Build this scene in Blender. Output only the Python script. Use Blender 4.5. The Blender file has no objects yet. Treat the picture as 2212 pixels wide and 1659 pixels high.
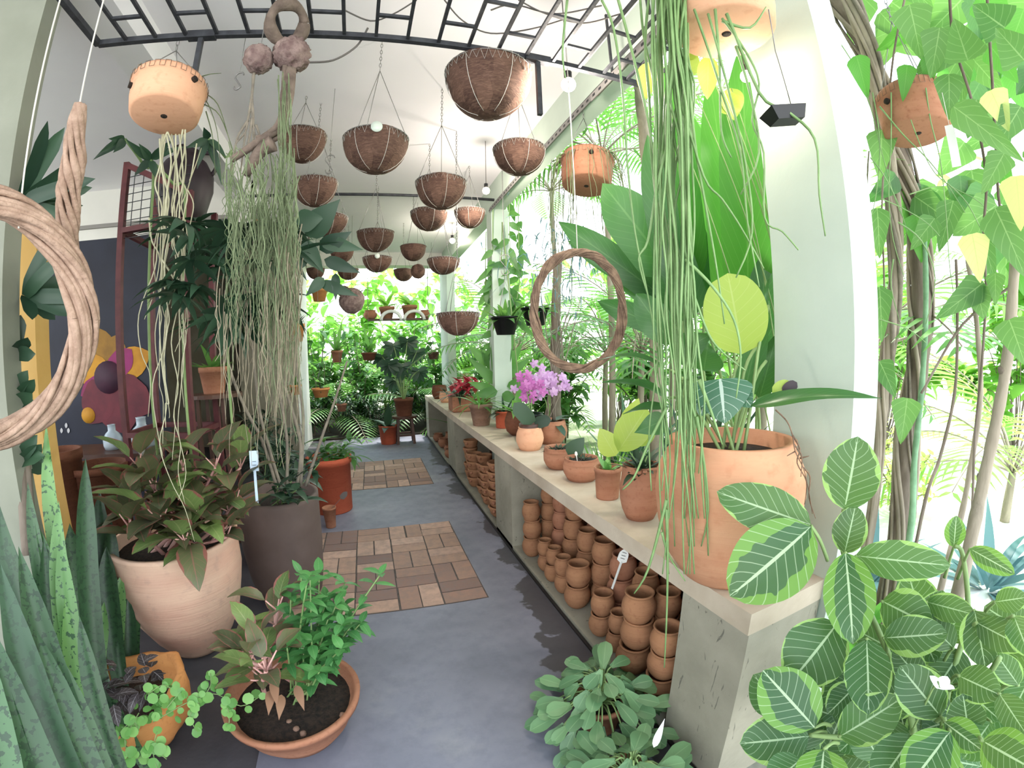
import bpy, math, random
from mathutils import Vector, Matrix
from math import sin, cos, pi, radians, tan, atan2, sqrt
V = Vector
R = random.Random(7)
SC = bpy.context.scene
COL = SC.collection

# ------------------------------------------------------------------ camera
CX, CY, FP, KP = 1106.0, 829.5, 940.76, -0.08
EYE = V((0, 0, 1.5))
_y, _p, _r = radians(18.0955), radians(-4.0882), radians(-1.3738)
FW = V((sin(_y) * cos(_p), cos(_y) * cos(_p), sin(_p)))
_rt = V((cos(_y), -sin(_y), 0)); _up = _rt.cross(FW)
RT = _rt * cos(_r) + _up * sin(_r)
UP = RT.cross(FW)

def ray(px, py):
    dx, dy = px - CX, py - CY
    r = math.hypot(dx, dy) or 1e-9
    t = r / FP + KP * (r / 1000) ** 3
    return RT * (sin(t) * dx / r) - UP * (sin(t) * dy / r) + FW * cos(t)

def P(px, py, d): return EYE + ray(px, py) * d            # a point d metres from the eye
def PH(px, py, h):                                         # a point h metres away measured along the floor
    q = ray(px, py); return EYE + q * (h / math.hypot(q.x, q.y))
def atz(px, py, z):
    q = ray(px, py); return EYE + q * ((z - EYE.z) / q.z)
def aty(px, py, y):
    q = ray(px, py); return EYE + q * (y / q.y)
def atx(px, py, x):
    q = ray(px, py); return EYE + q * (x / q.x)
def siz(px, py, w, d):                                    # metres that w pixels cover at distance d
    return (ray(px - w / 2, py) - ray(px + w / 2, py)).length * d

cd = bpy.data.cameras.new('camera')
cam = bpy.data.objects.new('camera', cd); COL.objects.link(cam)
cd.type = 'PANO'
cd.sensor_width = 36.0
cd.sensor_fit = 'HORIZONTAL'
_mm = 36.0 / 2212
cc = cd
cc.panorama_type = 'FISHEYE_LENS_POLYNOMIAL'
cc.fisheye_fov = radians(175)
cc.fisheye_polynomial_k0 = 0
cc.fisheye_polynomial_k1 = -1 / (FP * _mm)
cc.fisheye_polynomial_k2 = 0
cc.fisheye_polynomial_k3 = -KP / (1000 * _mm) ** 3
cc.fisheye_polynomial_k4 = 0
cd.clip_start = 0.02; cd.clip_end = 200
mw = Matrix((RT, UP, -FW)).transposed().to_4x4(); mw.translation = EYE
cam.matrix_world = mw
SC.camera = cam

# ------------------------------------------------------------------ materials
DS = [0.0]
def lin(c):
    if isinstance(c, str):
        c = c.lstrip('#'); c = [int(c[i:i + 2], 16) / 255 for i in (0, 2, 4)]
    g = .3 * c[0] + .59 * c[1] + .11 * c[2]; c = [x + (g - x) * DS[0] for x in c]
    return tuple((x / 12.92 if x <= .04045 else ((x + .055) / 1.055) ** 2.4) for x in c) + (1.0,)

class NT:
    def __init__(s, name):
        s.m = bpy.data.materials.new(name); s.m.use_nodes = True
        s.t = s.m.node_tree; s.t.nodes.clear()
        s.out = s.n('ShaderNodeOutputMaterial')
    def n(s, typ, **kw):
        o = s.t.nodes.new(typ)
        for k, v in kw.items():
            if k[0] == '_': setattr(o, k[1:], v)
            else:
                i = int(k[1:]) if k[0] == 'i' and k[1:].isdigit() else k.replace('__', ' ')
                inp = o.inputs[i]
                if isinstance(v, bpy.types.NodeSocket): s.t.links.new(v, inp)
                else: inp.default_value = v
        return o
    def link(s, a, b): s.t.links.new(a, b)
    def mix(s, f, a, b, typ='MIX'):
        o = s.t.nodes.new('ShaderNodeMix'); o.data_type = 'RGBA'; o.blend_type = typ
        for k, v in ((0, f), (6, a), (7, b)):
            if isinstance(v, bpy.types.NodeSocket): s.link(v, o.inputs[k])
            else: o.inputs[k].default_value = v
        return o.outputs[2]
    def math(s, op, a, b=0.0, c=0.0):
        o = s.t.nodes.new('ShaderNodeMath'); o.operation = op
        for k, v in ((0, a), (1, b), (2, c)):
            if isinstance(v, bpy.types.NodeSocket): s.link(v, o.inputs[k])
            else: o.inputs[k].default_value = v
        return o.outputs[0]
    def ramp(s, f, stops):
        o = s.t.nodes.new('ShaderNodeValToRGB'); s.link(f, o.inputs[0])
        e = o.color_ramp.elements
        e[0].position, e[0].color = stops[0]; e[1].position, e[1].color = stops[-1]
        for p_, c_ in stops[1:-1]:
            q = e.new(p_); q.color = c_
        return o.outputs[0]
    def noise(s, scale, detail=3.0, vec=None, rough=.55, dist=0.0):
        o = s.n('ShaderNodeTexNoise', Scale=scale, Detail=detail, Roughness=rough, Distortion=dist)
        if vec is not None: s.link(vec, o.inputs['Vector'])
        return o.outputs[0]
    def pos(s, kind='Object'):
        return s.n('ShaderNodeTexCoord').outputs[kind]
    def fin(s, bsdf): s.link(bsdf, s.out.inputs[0]); return s.m

def solid(name, c, rough=.7, c2=None, scale=8.0, bump=0.0, bscale=None, metal=0.0, spec=.4, stretch=None, contrast=(.35, .65)):
    t = NT(name); co = t.pos()
    if stretch:
        mp = t.n('ShaderNodeMapping', Vector=co); mp.inputs['Scale'].default_value = stretch; co = mp.outputs[0]
    b = t.n('ShaderNodeBsdfPrincipled', Roughness=rough, Metallic=metal)
    b.inputs['Specular IOR Level'].default_value = spec
    nz = t.noise(scale, 4, co)
    if c2: t.link(t.ramp(nz, [(contrast[0], lin(c)), (contrast[1], lin(c2))]), b.inputs[0])
    else: b.inputs[0].default_value = lin(c)
    if bump:
        bm = t.n('ShaderNodeBump', Strength=bump, Distance=.01)
        t.link(t.noise(bscale or scale * 3, 3, co), bm.inputs['Height']); t.link(bm.outputs[0], b.inputs['Normal'])
    return t.fin(b.outputs[0])

def leafmat(name, c1, c2, vein=None, vs=.5, nv=9, edge=None, ew=.25, rough=.38, tr=.35, trc=None, mid=.06, mot=None, spec=.5, slant=.9):
    """leaf surface: luv.x across (-1..1), luv.y along (0..1), luv.z random per leaf"""
    t = NT(name)
    a = t.n('ShaderNodeAttribute', _attribute_name='luv')
    sp = t.n('ShaderNodeSeparateXYZ'); t.link(a.outputs['Vector'], sp.inputs[0])
    u, v, rn = sp.outputs
    au = t.math('ABSOLUTE', u)
    col = t.mix(rn, lin(c1), lin(c2))
    if edge:
        nz = t.noise(14, 2, t.pos())
        e = t.math('ADD', au, t.math('MULTIPLY', t.math('SUBTRACT', nz, .5), 1.1))
        f = t.math('GREATER_THAN', e, 1 - ew)
        col = t.mix(f, col, lin(edge))
    if mot:
        nz = t.noise(mot[1], 2, t.pos())
        f = t.math('GREATER_THAN', nz, mot[2])
        col = t.mix(f, col, lin(mot[0]))
    if vein:
        m = t.math('LESS_THAN', au, mid)
        w = t.math('ADD', t.math('MULTIPLY', v, nv), t.math('MULTIPLY', au, -slant * nv * .28))
        fr = t.math('FRACT', w)
        s_ = t.math('LESS_THAN', fr, .09)
        s_ = t.math('MULTIPLY', s_, .55)
        f = t.math('MULTIPLY', t.math('MAXIMUM', m, s_), vs)
        col = t.mix(f, col, lin(vein))
    b = t.n('ShaderNodeBsdfPrincipled', Roughness=rough); b.inputs['Specular IOR Level'].default_value = spec
    t.link(col, b.inputs[0])
    if tr > 0:
        tl = t.n('ShaderNodeBsdfTranslucent')
        if trc: t.link(t.mix(.6, col, lin(trc)), tl.inputs[0])
        else: t.link(col, tl.inputs[0])
        mx = t.n('ShaderNodeMixShader'); mx.inputs[0].default_value = tr
        t.link(b.outputs[0], mx.inputs[1]); t.link(tl.outputs[0], mx.inputs[2])
        return t.fin(mx.outputs[0])
    return t.fin(b.outputs[0])

# ------------------------------------------------------------------ mesh builder
class MB:
    def __init__(s): s.v = []; s.f = []; s.a = []
    def add(s, vs, fs, luv=None):
        o = len(s.v); s.v += [tuple(q) for q in vs]
        s.f += [tuple(i + o for i in q) for q in fs]
        s.a += luv if luv else [(0, 0, .5)] * len(vs)
    def box(s, lo, hi, rn=.5):
        x0, y0, z0 = lo; x1, y1, z1 = hi
        vs = [(x0, y0, z0), (x1, y0, z0), (x1, y1, z0), (x0, y1, z0), (x0, y0, z1), (x1, y0, z1), (x1, y1, z1), (x0, y1, z1)]
        s.add(vs, [(0, 3, 2, 1), (4, 5, 6, 7), (0, 1, 5, 4), (1, 2, 6, 5), (2, 3, 7, 6), (3, 0, 4, 7)], [(0, 0, rn)] * 8)
    def prism(s, poly, z0, z1):
        n = len(poly)
        vs = [(x, y, z0) for x, y in poly] + [(x, y, z1) for x, y in poly]
        s.add(vs, [tuple(range(n))[::-1], tuple(range(n, 2 * n))] + [(i, (i + 1) % n, n + (i + 1) % n, n + i) for i in range(n)])
    def bar(s, a, b, w, h=None, rn=.5):
        a, b = V(a), V(b); h = h or w; t = (b - a).normalized()
        up = V((0, 0, 1)) if abs(t.z) < .95 else V((0, 1, 0))
        x = t.cross(up).normalized() * w / 2; y = x.cross(t).normalized() * h / 2
        vs = [a - x - y, a + x - y, a + x + y, a - x + y, b - x - y, b + x - y, b + x + y, b - x + y]
        s.add(vs, [(0, 3, 2, 1), (4, 5, 6, 7), (0, 1, 5, 4), (1, 2, 6, 5), (2, 3, 7, 6), (3, 0, 4, 7)], [(0, 0, rn)] * 8)
    def lathe(s, prof, seg=32, c=(0, 0, 0), tilt=None, wob=0.0, rnd=None, rn=.5):
        c = V(c); n = len(prof); vs = []; fs = []
        for i, (r, z) in enumerate(prof):
            for k in range(seg):
                a = 2 * pi * k / seg
                rr = r
                if wob and rnd: rr = r * (1 + wob * (sin(3 * a + rnd) + .6 * sin(5 * a + 2.1 * rnd + z * 20)))
                p = V((rr * cos(a), rr * sin(a), z))
                if tilt: p = tilt @ p
                vs.append(c + p)
        for i in range(n - 1):
            for k in range(seg):
                k2 = (k + 1) % seg
                fs.append((i * seg + k, i * seg + k2, (i + 1) * seg + k2, (i + 1) * seg + k))
        if prof[0][0] > 1e-6: fs.append(tuple(range(seg))[::-1])
        if prof[-1][0] > 1e-6: fs.append(tuple((n - 1) * seg + k for k in range(seg)))
        s.add(vs, fs, [(0, 0, rn)] * len(vs))
    def tube(s, pts, r, seg=6, r1=None, rn=.5, cap=True):
        pts = [V(p) for p in pts]; n = len(pts)
        if n < 2: return
        rs = r if isinstance(r, (list, tuple)) else [r + ((r1 if r1 is not None else r) - r) * i / (n - 1) for i in range(n)]
        vs = []; fs = []; x = None
        for i, p in enumerate(pts):
            t = (pts[min(i + 1, n - 1)] - pts[max(i - 1, 0)])
            t = t.normalized() if t.length > 1e-9 else V((0, 0, 1))
            if x is None:
                x = t.cross(V((0, 0, 1)) if abs(t.z) < .9 else V((1, 0, 0))).normalized()
            x = (x - t * x.dot(t)); x = x.normalized() if x.length > 1e-6 else t.orthogonal().normalized()
            y = t.cross(x)
            for k in range(seg):
                a = 2 * pi * k / seg
                vs.append(p + (x * cos(a) + y * sin(a)) * rs[i])
        for i in range(n - 1):
            for k in range(seg):
                k2 = (k + 1) % seg
                fs.append((i * seg + k, i * seg + k2, (i + 1) * seg + k2, (i + 1) * seg + k))
        if cap:
            fs.append(tuple(range(seg))[::-1]); fs.append(tuple((n - 1) * seg + k for k in range(seg)))
        s.add(vs, fs, [(0, i / max(1, n - 1), rn) for i in range(n) for k in range(seg)])
    def ball(s, c, r, seg=12, ring=8, sc=(1, 1, 1), jit=0.0, rn=.5, rnd=R):
        c = V(c); vs = [c + V((0, 0, -r * sc[2]))]; fs = []
        for i in range(1, ring):
            t = pi * i / ring
            for k in range(seg):
                a = 2 * pi * k / seg; q = 1 + (rnd.random() - .5) * jit
                vs.append(c + V((r * sc[0] * sin(t) * cos(a), r * sc[1] * sin(t) * sin(a), -r * sc[2] * cos(t))) * q)
        vs.append(c + V((0, 0, r * sc[2]))); L = len(vs) - 1
        for k in range(seg):
            k2 = (k + 1) % seg
            fs.append((0, 1 + k2, 1 + k))
            for i in range(ring - 2):
                fs.append((1 + i * seg + k, 1 + i * seg + k2, 1 + (i + 1) * seg + k2, 1 + (i + 1) * seg + k))
            fs.append((L, 1 + (ring - 2) * seg + k, 1 + (ring - 2) * seg + k2))
        s.add(vs, fs, [(0, 0, rn)] * len(vs))
    # a leaf blade: grows from base along d, face turned to nrm, bent by "bend" radians away from nrm
    def leaf(s, base, d, nrm, L, W, prof='ovate', bend=.5, fold=.12, n=7, half=1, wave=0.0, rn=None, twist=0.0, curl=None):
        pf = PROF[prof]; base = V(base); t = V(d).normalized()
        nrm = V(nrm); nrm = nrm - t * nrm.dot(t)
        nrm = nrm.normalized() if nrm.length > 1e-5 else t.orthogonal().normalized()
        rn = R.random() if rn is None else rn
        vs = []; fs = []; lu = []; c = base.copy(); m = 2 * half + 1; ph = R.random() * 6
        for i in range(n + 1):
            q = i / n
            side = t.cross(nrm).normalized()
            w = pf(q) * W / 2
            for k in range(-half, half + 1):
                u = k / half
                off = side * (u * w) + nrm * (fold * abs(u) * w)
                if wave: off += nrm * (wave * W * abs(u) * sin(q * 9 + ph + (1.5 if u > 0 else 0)))
                vs.append(c + off); lu.append((u, q, rn))
            da = bend / n
            t2 = (t * cos(da) - nrm * sin(da)).normalized(); nrm = (nrm * cos(da) + t * sin(da)).normalized(); t = t2
            if twist:
                nrm = Matrix.Rotation(twist / n, 3, t) @ nrm
            c = c + t * (L / n)
        for i in range(n):
            for k in range(m - 1):
                fs.append((i * m + k, i * m + k + 1, (i + 1) * m + k + 1, (i + 1) * m + k))
        s.add(vs, fs, lu)
        return c
    def leafpx(s, a, b, W, prof='ovate', nrm=None, bend=.3, fold=.12, n=8, half=2, wave=0.0, rn=None, roll=0.0):
        """leaf from point a to point b (world), facing the eye unless nrm is given"""
        a, b = V(a), V(b); t = (b - a)
        L = t.length * (1 + bend * bend / 24)
        if nrm is None: nrm = (EYE - (a + b) / 2)
        nrm = V(nrm); t.normalize(); nrm = (nrm - t * nrm.dot(t)).normalized()
        if roll: nrm = Matrix.Rotation(roll, 3, t) @ nrm
        d = (t * cos(bend / 2) + nrm * sin(bend / 2))
        return s.leaf(a, d, nrm, L, W, prof, bend, fold, n, half, wave, rn)
    def build(s, name, mat, parent=None, smooth=True, loc=None):
        o_ = V((0, 0, 0))
        if parent is not None:
            q = parent
            while q is not None: o_ += q.location; q = q.parent
        elif loc is not None: o_ = V(loc)
        me = bpy.data.meshes.new(name)
        me.from_pydata([tuple(V(p) - o_) for p in s.v], [], s.f)
        at = me.attributes.new('luv', 'FLOAT_VECTOR', 'POINT')
        at.data.foreach_set('vector', [x for q in s.a for x in q])
        if smooth: me.polygons.foreach_set('use_smooth', [True] * len(me.polygons))
        me.materials.append(mat)
        me.update()
        ob = bpy.data.objects.new(name, me); COL.objects.link(ob)
        if parent is not None: ob.parent = parent
        elif loc is not None: ob.location = loc
        return ob

def _hp(a, b): return lambda q: (max(0, sin(pi * min(1, max(0, q)) ** a)) ** b)
PROF = {
    'ovate': _hp(.72, .85), 'lance': _hp(.62, 1.1), 'obov': _hp(1.35, .75), 'ellip': _hp(1.0, .7),
    'fig': _hp(.95, .62),
    'round': lambda q: sqrt(max(0, 1 - (2 * q - 1) ** 2)),
    'strap': lambda q: min(1, .55 + q * 2) * (1 if q < .72 else max(0, 1 - ((q - .72) / .28) ** 1.6)),
    'sword': lambda q: (.7 + .6 * q if q < .5 else 1.0) * (1 if q < .74 else max(0, 1 - ((q - .74) / .26) ** 2.0)),
    'heart': lambda q: max(0, (1 - q ** 1.5)) ** .8 * (.72 + .9 * min(1, q * 5) * .5) if q > 0 else .55,
    'paddle': lambda q: .12 if q < .04 else min(1, ((q) / .16) ** .6) * (1 if q < .55 else max(0, 1 - ((q - .55) / .45) ** 2.0)),
    'spoon': lambda q: (.34 + .7 * min(1, q / .55) ** 1.1) * (1 if q < .6 else sqrt(max(0, 1 - ((q - .6) / .4) ** 2))),
    'needle': lambda q: max(0, 1 - q) ** .5,
    'fish': lambda q: (.15 + .85 * min(1, q * 1.8)) * (1 if q < .8 else max(.25, 1 - (q - .8) * 2)),
    'acum': lambda q: (.25 + .75 * min(1, q / .16) ** .6) * max(0, 1 - q) ** .8 * 1.28,
}

# ------------------------------------------------------------------ scene bookkeeping
def tag(o, label=None, cat=None, group=None, kind=None):
    if label: o['label'] = label
    if cat: o['category'] = cat
    if group: o['group'] = group
    if kind: o['kind'] = kind
    return o
def thing(name, label, cat, loc=(0, 0, 0), group=None):
    o = bpy.data.objects.new(name, None); COL.objects.link(o)
    o.location = loc; o.empty_display_size = .05
    return tag(o, label, cat, group)
def dup(root, loc, rotz=0.0, sc=1.0, label=None, group=None):
    def cp(o, par):
        c = o.copy(); COL.objects.link(c)
        if par is not None: c.parent = par
        for ch in list(o.children): cp(ch, c)
        return c
    r = cp(root, None); r.location = loc; r.rotation_euler = (0, 0, rotz); r.scale = (sc, sc, sc)
    if label: r['label'] = label
    if group: r['group'] = group
    return r
def struct(name, mb, mat, smooth=False, label=None):
    o = mb.build(name, mat, None, smooth); o['kind'] = 'structure'
    if label: o['label'] = label
    return o

def spline(pts, n=6):
    """Catmull-Rom through pts"""
    pts = [V(p) for p in pts]; out = []
    for i in range(len(pts) - 1):
        p0 = pts[max(i - 1, 0)]; p1 = pts[i]; p2 = pts[i + 1]; p3 = pts[min(i + 2, len(pts) - 1)]
        for k in range(n):
            t = k / n
            out.append(.5 * ((2 * p1) + (p2 - p0) * t + (2 * p0 - 5 * p1 + 4 * p2 - p3) * t * t + (3 * p1 - p0 - 3 * p2 + p3) * t ** 3))
    out.append(pts[-1]); return out
def rv(a=1.0): return V((R.uniform(-a, a), R.uniform(-a, a), R.uniform(-a, a)))
def ud(az, el): return V((cos(az) * cos(el), sin(az) * cos(el), sin(el)))
# ------------------------------------------------------------------ shared materials
def terra(name, c, c2, c3=None, rings=True, scale=6.0):
    t = NT(name); co = t.pos()
    mp = t.n('ShaderNodeMapping', Vector=co); mp.inputs['Scale'].default_value = (1, 1, 3.5)
    n1 = t.noise(scale, 5, mp.outputs[0]); n2 = t.noise(scale * 9, 3, co)
    col = t.ramp(n1, [(.32, lin(c)), (.68, lin(c2))])
    if c3: col = t.mix(t.ramp(n2, [(.55, (0, 0, 0, 1)), (.75, (.6, .6, .6, 1))]), col, lin(c3))
    b = t.n('ShaderNodeBsdfPrincipled', Roughness=.82); b.inputs['Specular IOR Level'].default_value = .25
    t.link(col, b.inputs[0])
    m2 = t.n('ShaderNodeMapping', Vector=co); m2.inputs['Scale'].default_value = (2, 2, 70)
    h = t.math('ADD', t.math('MULTIPLY', t.noise(1.6, 2, m2.outputs[0]), 1.0 if rings else .2), t.math('MULTIPLY', t.noise(60, 3, co), .4))
    bm = t.n('ShaderNodeBump', Strength=.28, Distance=.006); t.link(h, bm.inputs['Height']); t.link(bm.outputs[0], b.inputs['Normal'])
    return t.fin(b.outputs[0])
M = {}
DS[0] = .16
M['terra'] = terra('terracotta', '#a5684b', '#b27759', '#8c533a')
M['terra_jar'] = terra('jar_clay', '#a06a48', '#b07a52', '#8a553a')
M['terra_grey'] = terra('weathered_clay', '#86624e', '#957260', '#6d4f40')
M['terra_dark'] = terra('dark_clay', '#6f3f2c', '#7f4a33', '#55301f')
M['terra_big'] = terra('big_pot_clay', '#cb8560', '#d59a72', '#c07a55', scale=2.5)
M['terra_pale'] = terra('pale_clay', '#e2ab92', '#efc6a8', '#cfa28e', scale=2.2)
M['terra_pink'] = terra('pink_clay', '#e0a07a', '#e8aa84', '#cf8c66', scale=3)
M['terra_orange'] = terra('orange_clay', '#d98a48', '#e0954f', '#b87038')
M['terra_red'] = terra('red_plastic_pot', '#c05235', '#c85a3a', '#a8432a')
M['brown_pot'] = solid('brown_stoneware', '#5d4b45', .75, '#6d5a54', 3, .15, 12)
M['brown_jar'] = solid('brown_glaze_jar', '#4a2f26', .45, '#5c3a2c', 4, .1, 10)
M['dark_jug'] = solid('dark_purple_jug', '#2c1f27', .5, '#372730', 4, .1, 8)
M['black_plastic'] = solid('black_plastic', '#17161b', .45)
M['soil'] = solid('soil', '#1d1512', .95, '#3a2a20', 60, .8, 120)
M['conc'] = solid('shelf_concrete', '#8d8876', .9, '#a39d8a', 3, .35, 25)
def concmat():
    t = NT('shelf_concrete'); co = t.pos()
    c = t.ramp(t.noise(3, 4, co), [(.35, lin('#8d8876')), (.65, lin('#a39d8a'))])
    mp = t.n('ShaderNodeMapping', Vector=co); mp.inputs['Scale'].default_value = (3, 3, 1)
    n2 = t.noise(9, 3, mp.outputs[0], dist=1.5)
    c = t.mix(t.ramp(n2, [(.66, (0, 0, 0, 1)), (.70, (.75, .75, .75, 1))]), c, lin('#55524a'))
    b = t.n('ShaderNodeBsdfPrincipled', Roughness=.9); t.link(c, b.inputs[0])
    bm = t.n('ShaderNodeBump', Strength=.35, Distance=.01); t.link(t.noise(25, 3, co), bm.inputs['Height']); t.link(bm.outputs[0], b.inputs['Normal'])
    return t.fin(b.outputs[0])
M['conc'] = concmat()
M['conc_top'] = solid('shelf_top_concrete', '#b7a58e', .85, '#cbbba5', 4, .3, 22)
M['wall'] = solid('painted_wall', '#b2c2b4', .85, '#bccbbd', 2.0, .08, 40)
M['wall_l'] = solid('weathered_wall', '#7f8272', .85, '#8d9080', 2.0, .1, 40)
M['ceil'] = solid('ceiling_paint', '#ebe6ee', .9, '#f2eef4', .8, .05, 30)
M['wallw'] = solid('white_wall', '#d6d3cd', .9, '#e2dfd9', 1.2, .08, 30)
M['pill'] = solid('olive_grey_plaster', '#8f8872', .9, '#a09a86', 2.5, .15, 20)
M['iron'] = solid('dark_iron', '#33343a', .6, '#44464c', 20, .2, 60, metal=.3)
M['redmetal'] = solid('maroon_metal', '#5a2228', .55, '#6b2c30', 12)
M['wire'] = solid('grey_wire', '#8d8a88', .5, metal=.6)
M['thread'] = solid('pale_thread', '#d8d2c8', .8)
M['cable'] = solid('grey_cable', '#6a635f', .7)
M['yellowpost'] = solid('ochre_paint', '#d9a650', .75, '#e2b360', 3, .1, 30)
M['tagw'] = solid('white_plastic', '#e8e8e4', .5)
M['tagb'] = solid('pale_blue_card', '#b9cfe6', .6)
M['ink'] = solid('tag_ink', '#3c3f44', .7)
M['root'] = solid('dry_root', '#9a8266', .9, '#b39c80', 20)
M['rootgrey'] = solid('grey_root', '#6f665a', .9, '#877c6c', 20, .3, 50)
M['bark'] = solid('bark', '#5f5145', .95, '#85776a', 10, .7, 30, stretch=(1, 1, .25))
M['greenbark'] = solid('green_bark', '#5f8a62', .8, '#7aa57c', 12, .2, 40)
M['barklight'] = solid('pale_bark', '#857968', .95, '#a09380', 12, .5, 40, stretch=(1, 1, .3))
M['vinewood'] = solid('vine_wood', '#987763', .85, '#b5937e', 30, .5, 90, stretch=(1, 1, 1))
M['vinebrown'] = solid('brown_vine', '#6b5141', .85, '#94765f', 26, .5, 80)
M['drift'] = solid('driftwood', '#5a4a41', .9, '#7d6a5d', 14, .7, 45)
def fibre():
    t = NT('palm_fibre'); co = t.pos()
    n0 = t.noise(5, 3, co, dist=1.5)
    mp = t.n('ShaderNodeMapping', Vector=co); mp.inputs['Scale'].default_value = (10, 10, 55)
    mp.inputs['Rotation'].default_value = (.5, .4, .6)
    n1 = t.noise(3.0, 4, mp.outputs[0], dist=1.2)
    vo = t.n('ShaderNodeTexVoronoi', Scale=11.0); t.link(co, vo.inputs['Vector'])
    col = t.ramp(n1, [(.30, lin('#3c2825')), (.5, lin('#654639')), (.72, lin('#94705e'))])
    col = t.mix(.5, col, t.mix(vo.outputs['Color'], lin('#3d2722'), lin('#8a6553')))
    b = t.n('ShaderNodeBsdfPrincipled', Roughness=.85); b.inputs['Specular IOR Level'].default_value = .25
    t.link(col, b.inputs[0])
    bm = t.n('ShaderNodeBump', Strength=.55, Distance=.006); t.link(t.math('ADD', n1, t.math('MULTIPLY', vo.outputs['Distance'], 1.5)), bm.inputs['Height'])
    t.link(bm.outputs[0], b.inputs['Normal'])
    return t.fin(b.outputs[0])
M['fibre'] = fibre()
M['moss'] = solid('root_ball', '#6d5350', .95, '#9b827a', 22, .9, 45)
def bulbmat(name, c, s):
    t = NT(name); e = t.n('ShaderNodeEmission', Color=lin(c), Strength=s); return t.fin(e.outputs[0])
M['bulb'] = bulbmat('lit_bulb', '#ffe9c4', 14)
def glass():
    t = NT('glass_disc'); b = t.n('ShaderNodeBsdfGlass', Roughness=.05, IOR=1.3); b.inputs[0].default_value = (.85, .95, .88, 1)
    return t.fin(b.outputs[0])
M['glass'] = solid('pale_glass_disc', '#c9d6c8', .15, '#dde6da', 6)
M['bottle'] = solid('grey_glass', '#9fb0bd', .12, '#b8c6d0', 6)
# leaves
DS[0] = .2
L = {}
L['ficus'] = leafmat('ficus_leaf', '#1f4f28', '#35702f', '#b9d9a8', .75, 9, '#8fbf58', .05, .42, .28, '#a6d64a', .04)
L['ficus2'] = leafmat('ficus_leaf_variegated', '#24582a', '#2c6430', '#c3dfae', .75, 9, '#5f9a2c', .42, .42, .25, '#a6d64a', .045)
L['snake'] = leafmat('snake_plant_leaf', '#294f30', '#426f3f', None, mot=('#24452b', 60, .56), tr=.06, rough=.42)
L['snake2'] = leafmat('snake_plant_light', '#558c45', '#6aa050', None, mot=('#2d5a33', 60, .6), tr=.12, rough=.4)
L['agla'] = leafmat('aglaonema_leaf', '#4b5636', '#6b7044', '#a9605a', .55, 8, '#9a5a4c', .09, .4, .2, None, .05)
L['agla2'] = leafmat('aglaonema_green_leaf', '#5c7a3c', '#7f9c4c', '#a8b070', .5, 8, '#a05a52', .07, .38, .25, None, .05)
L['pinkstem'] = solid('pink_stem', '#d8918a', .5, '#e6aca2', 8)
L['greenstem'] = solid('green_stem', '#6f8f4c', .5, '#84a45c', 8)
L['imp'] = leafmat('impatiens_leaf', '#3f8a44', '#5bab50', '#86c070', .4, 8, rough=.38, tr=.3)
L['pep'] = leafmat('peperomia_leaf', '#62a848', '#86c75c', None, tr=.3, rough=.4)
L['darkpep'] = leafmat('dark_striped_leaf', '#2b2426', '#4a3f42', '#b9b4ba', .6, 5, tr=.05, rough=.4)
L['spoon'] = leafmat('spoon_leaf', '#4f8052', '#6a9a60', '#86b078', .5, 1, tr=.12, rough=.45, mid=.05)
L['big'] = leafmat('big_dark_leaf', '#2c5a30', '#3f7838', '#6a9a58', .45, 12, tr=.35, rough=.3, trc='#5cb030', mid=.04)
L['bright'] = leafmat('bright_backlit_leaf', '#3f8f2c', '#5cb030', '#8fd060', .4, 14, tr=.5, rough=.35, trc='#6cc438', mid=.035)
L['yellow'] = leafmat('yellow_green_leaf', '#9abd3c', '#b4cc48', '#c6d878', .5, 8, tr=.45, rough=.4, trc='#cfe050', mid=.03)
L['white'] = leafmat('white_veined_leaf', '#3c7250', '#447a55', '#c4d8c8', .8, 6, tr=.2, rough=.4, mid=.06)
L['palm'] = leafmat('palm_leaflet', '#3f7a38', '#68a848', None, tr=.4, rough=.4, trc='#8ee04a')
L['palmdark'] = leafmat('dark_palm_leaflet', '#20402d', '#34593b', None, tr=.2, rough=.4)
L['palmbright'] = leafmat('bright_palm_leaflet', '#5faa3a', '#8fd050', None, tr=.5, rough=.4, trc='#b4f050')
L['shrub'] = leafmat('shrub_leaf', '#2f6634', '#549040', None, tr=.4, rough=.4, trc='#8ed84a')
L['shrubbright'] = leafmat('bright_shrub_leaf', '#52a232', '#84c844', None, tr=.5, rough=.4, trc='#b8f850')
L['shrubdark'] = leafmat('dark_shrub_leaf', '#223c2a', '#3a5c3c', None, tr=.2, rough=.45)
L['vine'] = leafmat('vine_leaf', '#35702f', '#5c9440', '#a9cf80', .5, 6, tr=.35, rough=.42, trc='#84c846', mid=.035)
L['blue'] = leafmat('blue_green_leaf', '#4f7f86', '#6a98a0', None, tr=.3, rough=.4)
L['vary'] = leafmat('pale_lime_leaf', '#b4cf5c', '#d4e27c', '#9ab850', .5, 7, tr=.5, rough=.4, trc='#e4f080', mid=.03)
L['strand'] = solid('rhipsalis_strand', '#688f4c', .5, '#7da35e', 14)
L['strandpale'] = solid('pale_strand', '#a39f7c', .6, '#bab491', 14)
L['strandgrey'] = solid('grey_green_strand', '#55633f', .75, '#75845a', 12)
L['straw'] = solid('straw_strand', '#7d7059', .85, '#968a70', 12)
L['dry'] = leafmat('dry_leaf', '#9a6a4c', '#b98a68', None, tr=.2, rough=.7)
L['red'] = solid('red_petal', '#d0243a', .5, '#e03a50', 20)
L['pinkp'] = leafmat('pink_petal', '#d878c8', '#c85ab8', None, tr=.3, rough=.5)
L['lilac'] = leafmat('lilac_petal', '#dcaee0', '#cf96d8', None, tr=.3, rough=.5)
L['whitep'] = solid('white_petal', '#f4f4f4', .5)
DS[0] = 0.0
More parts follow.
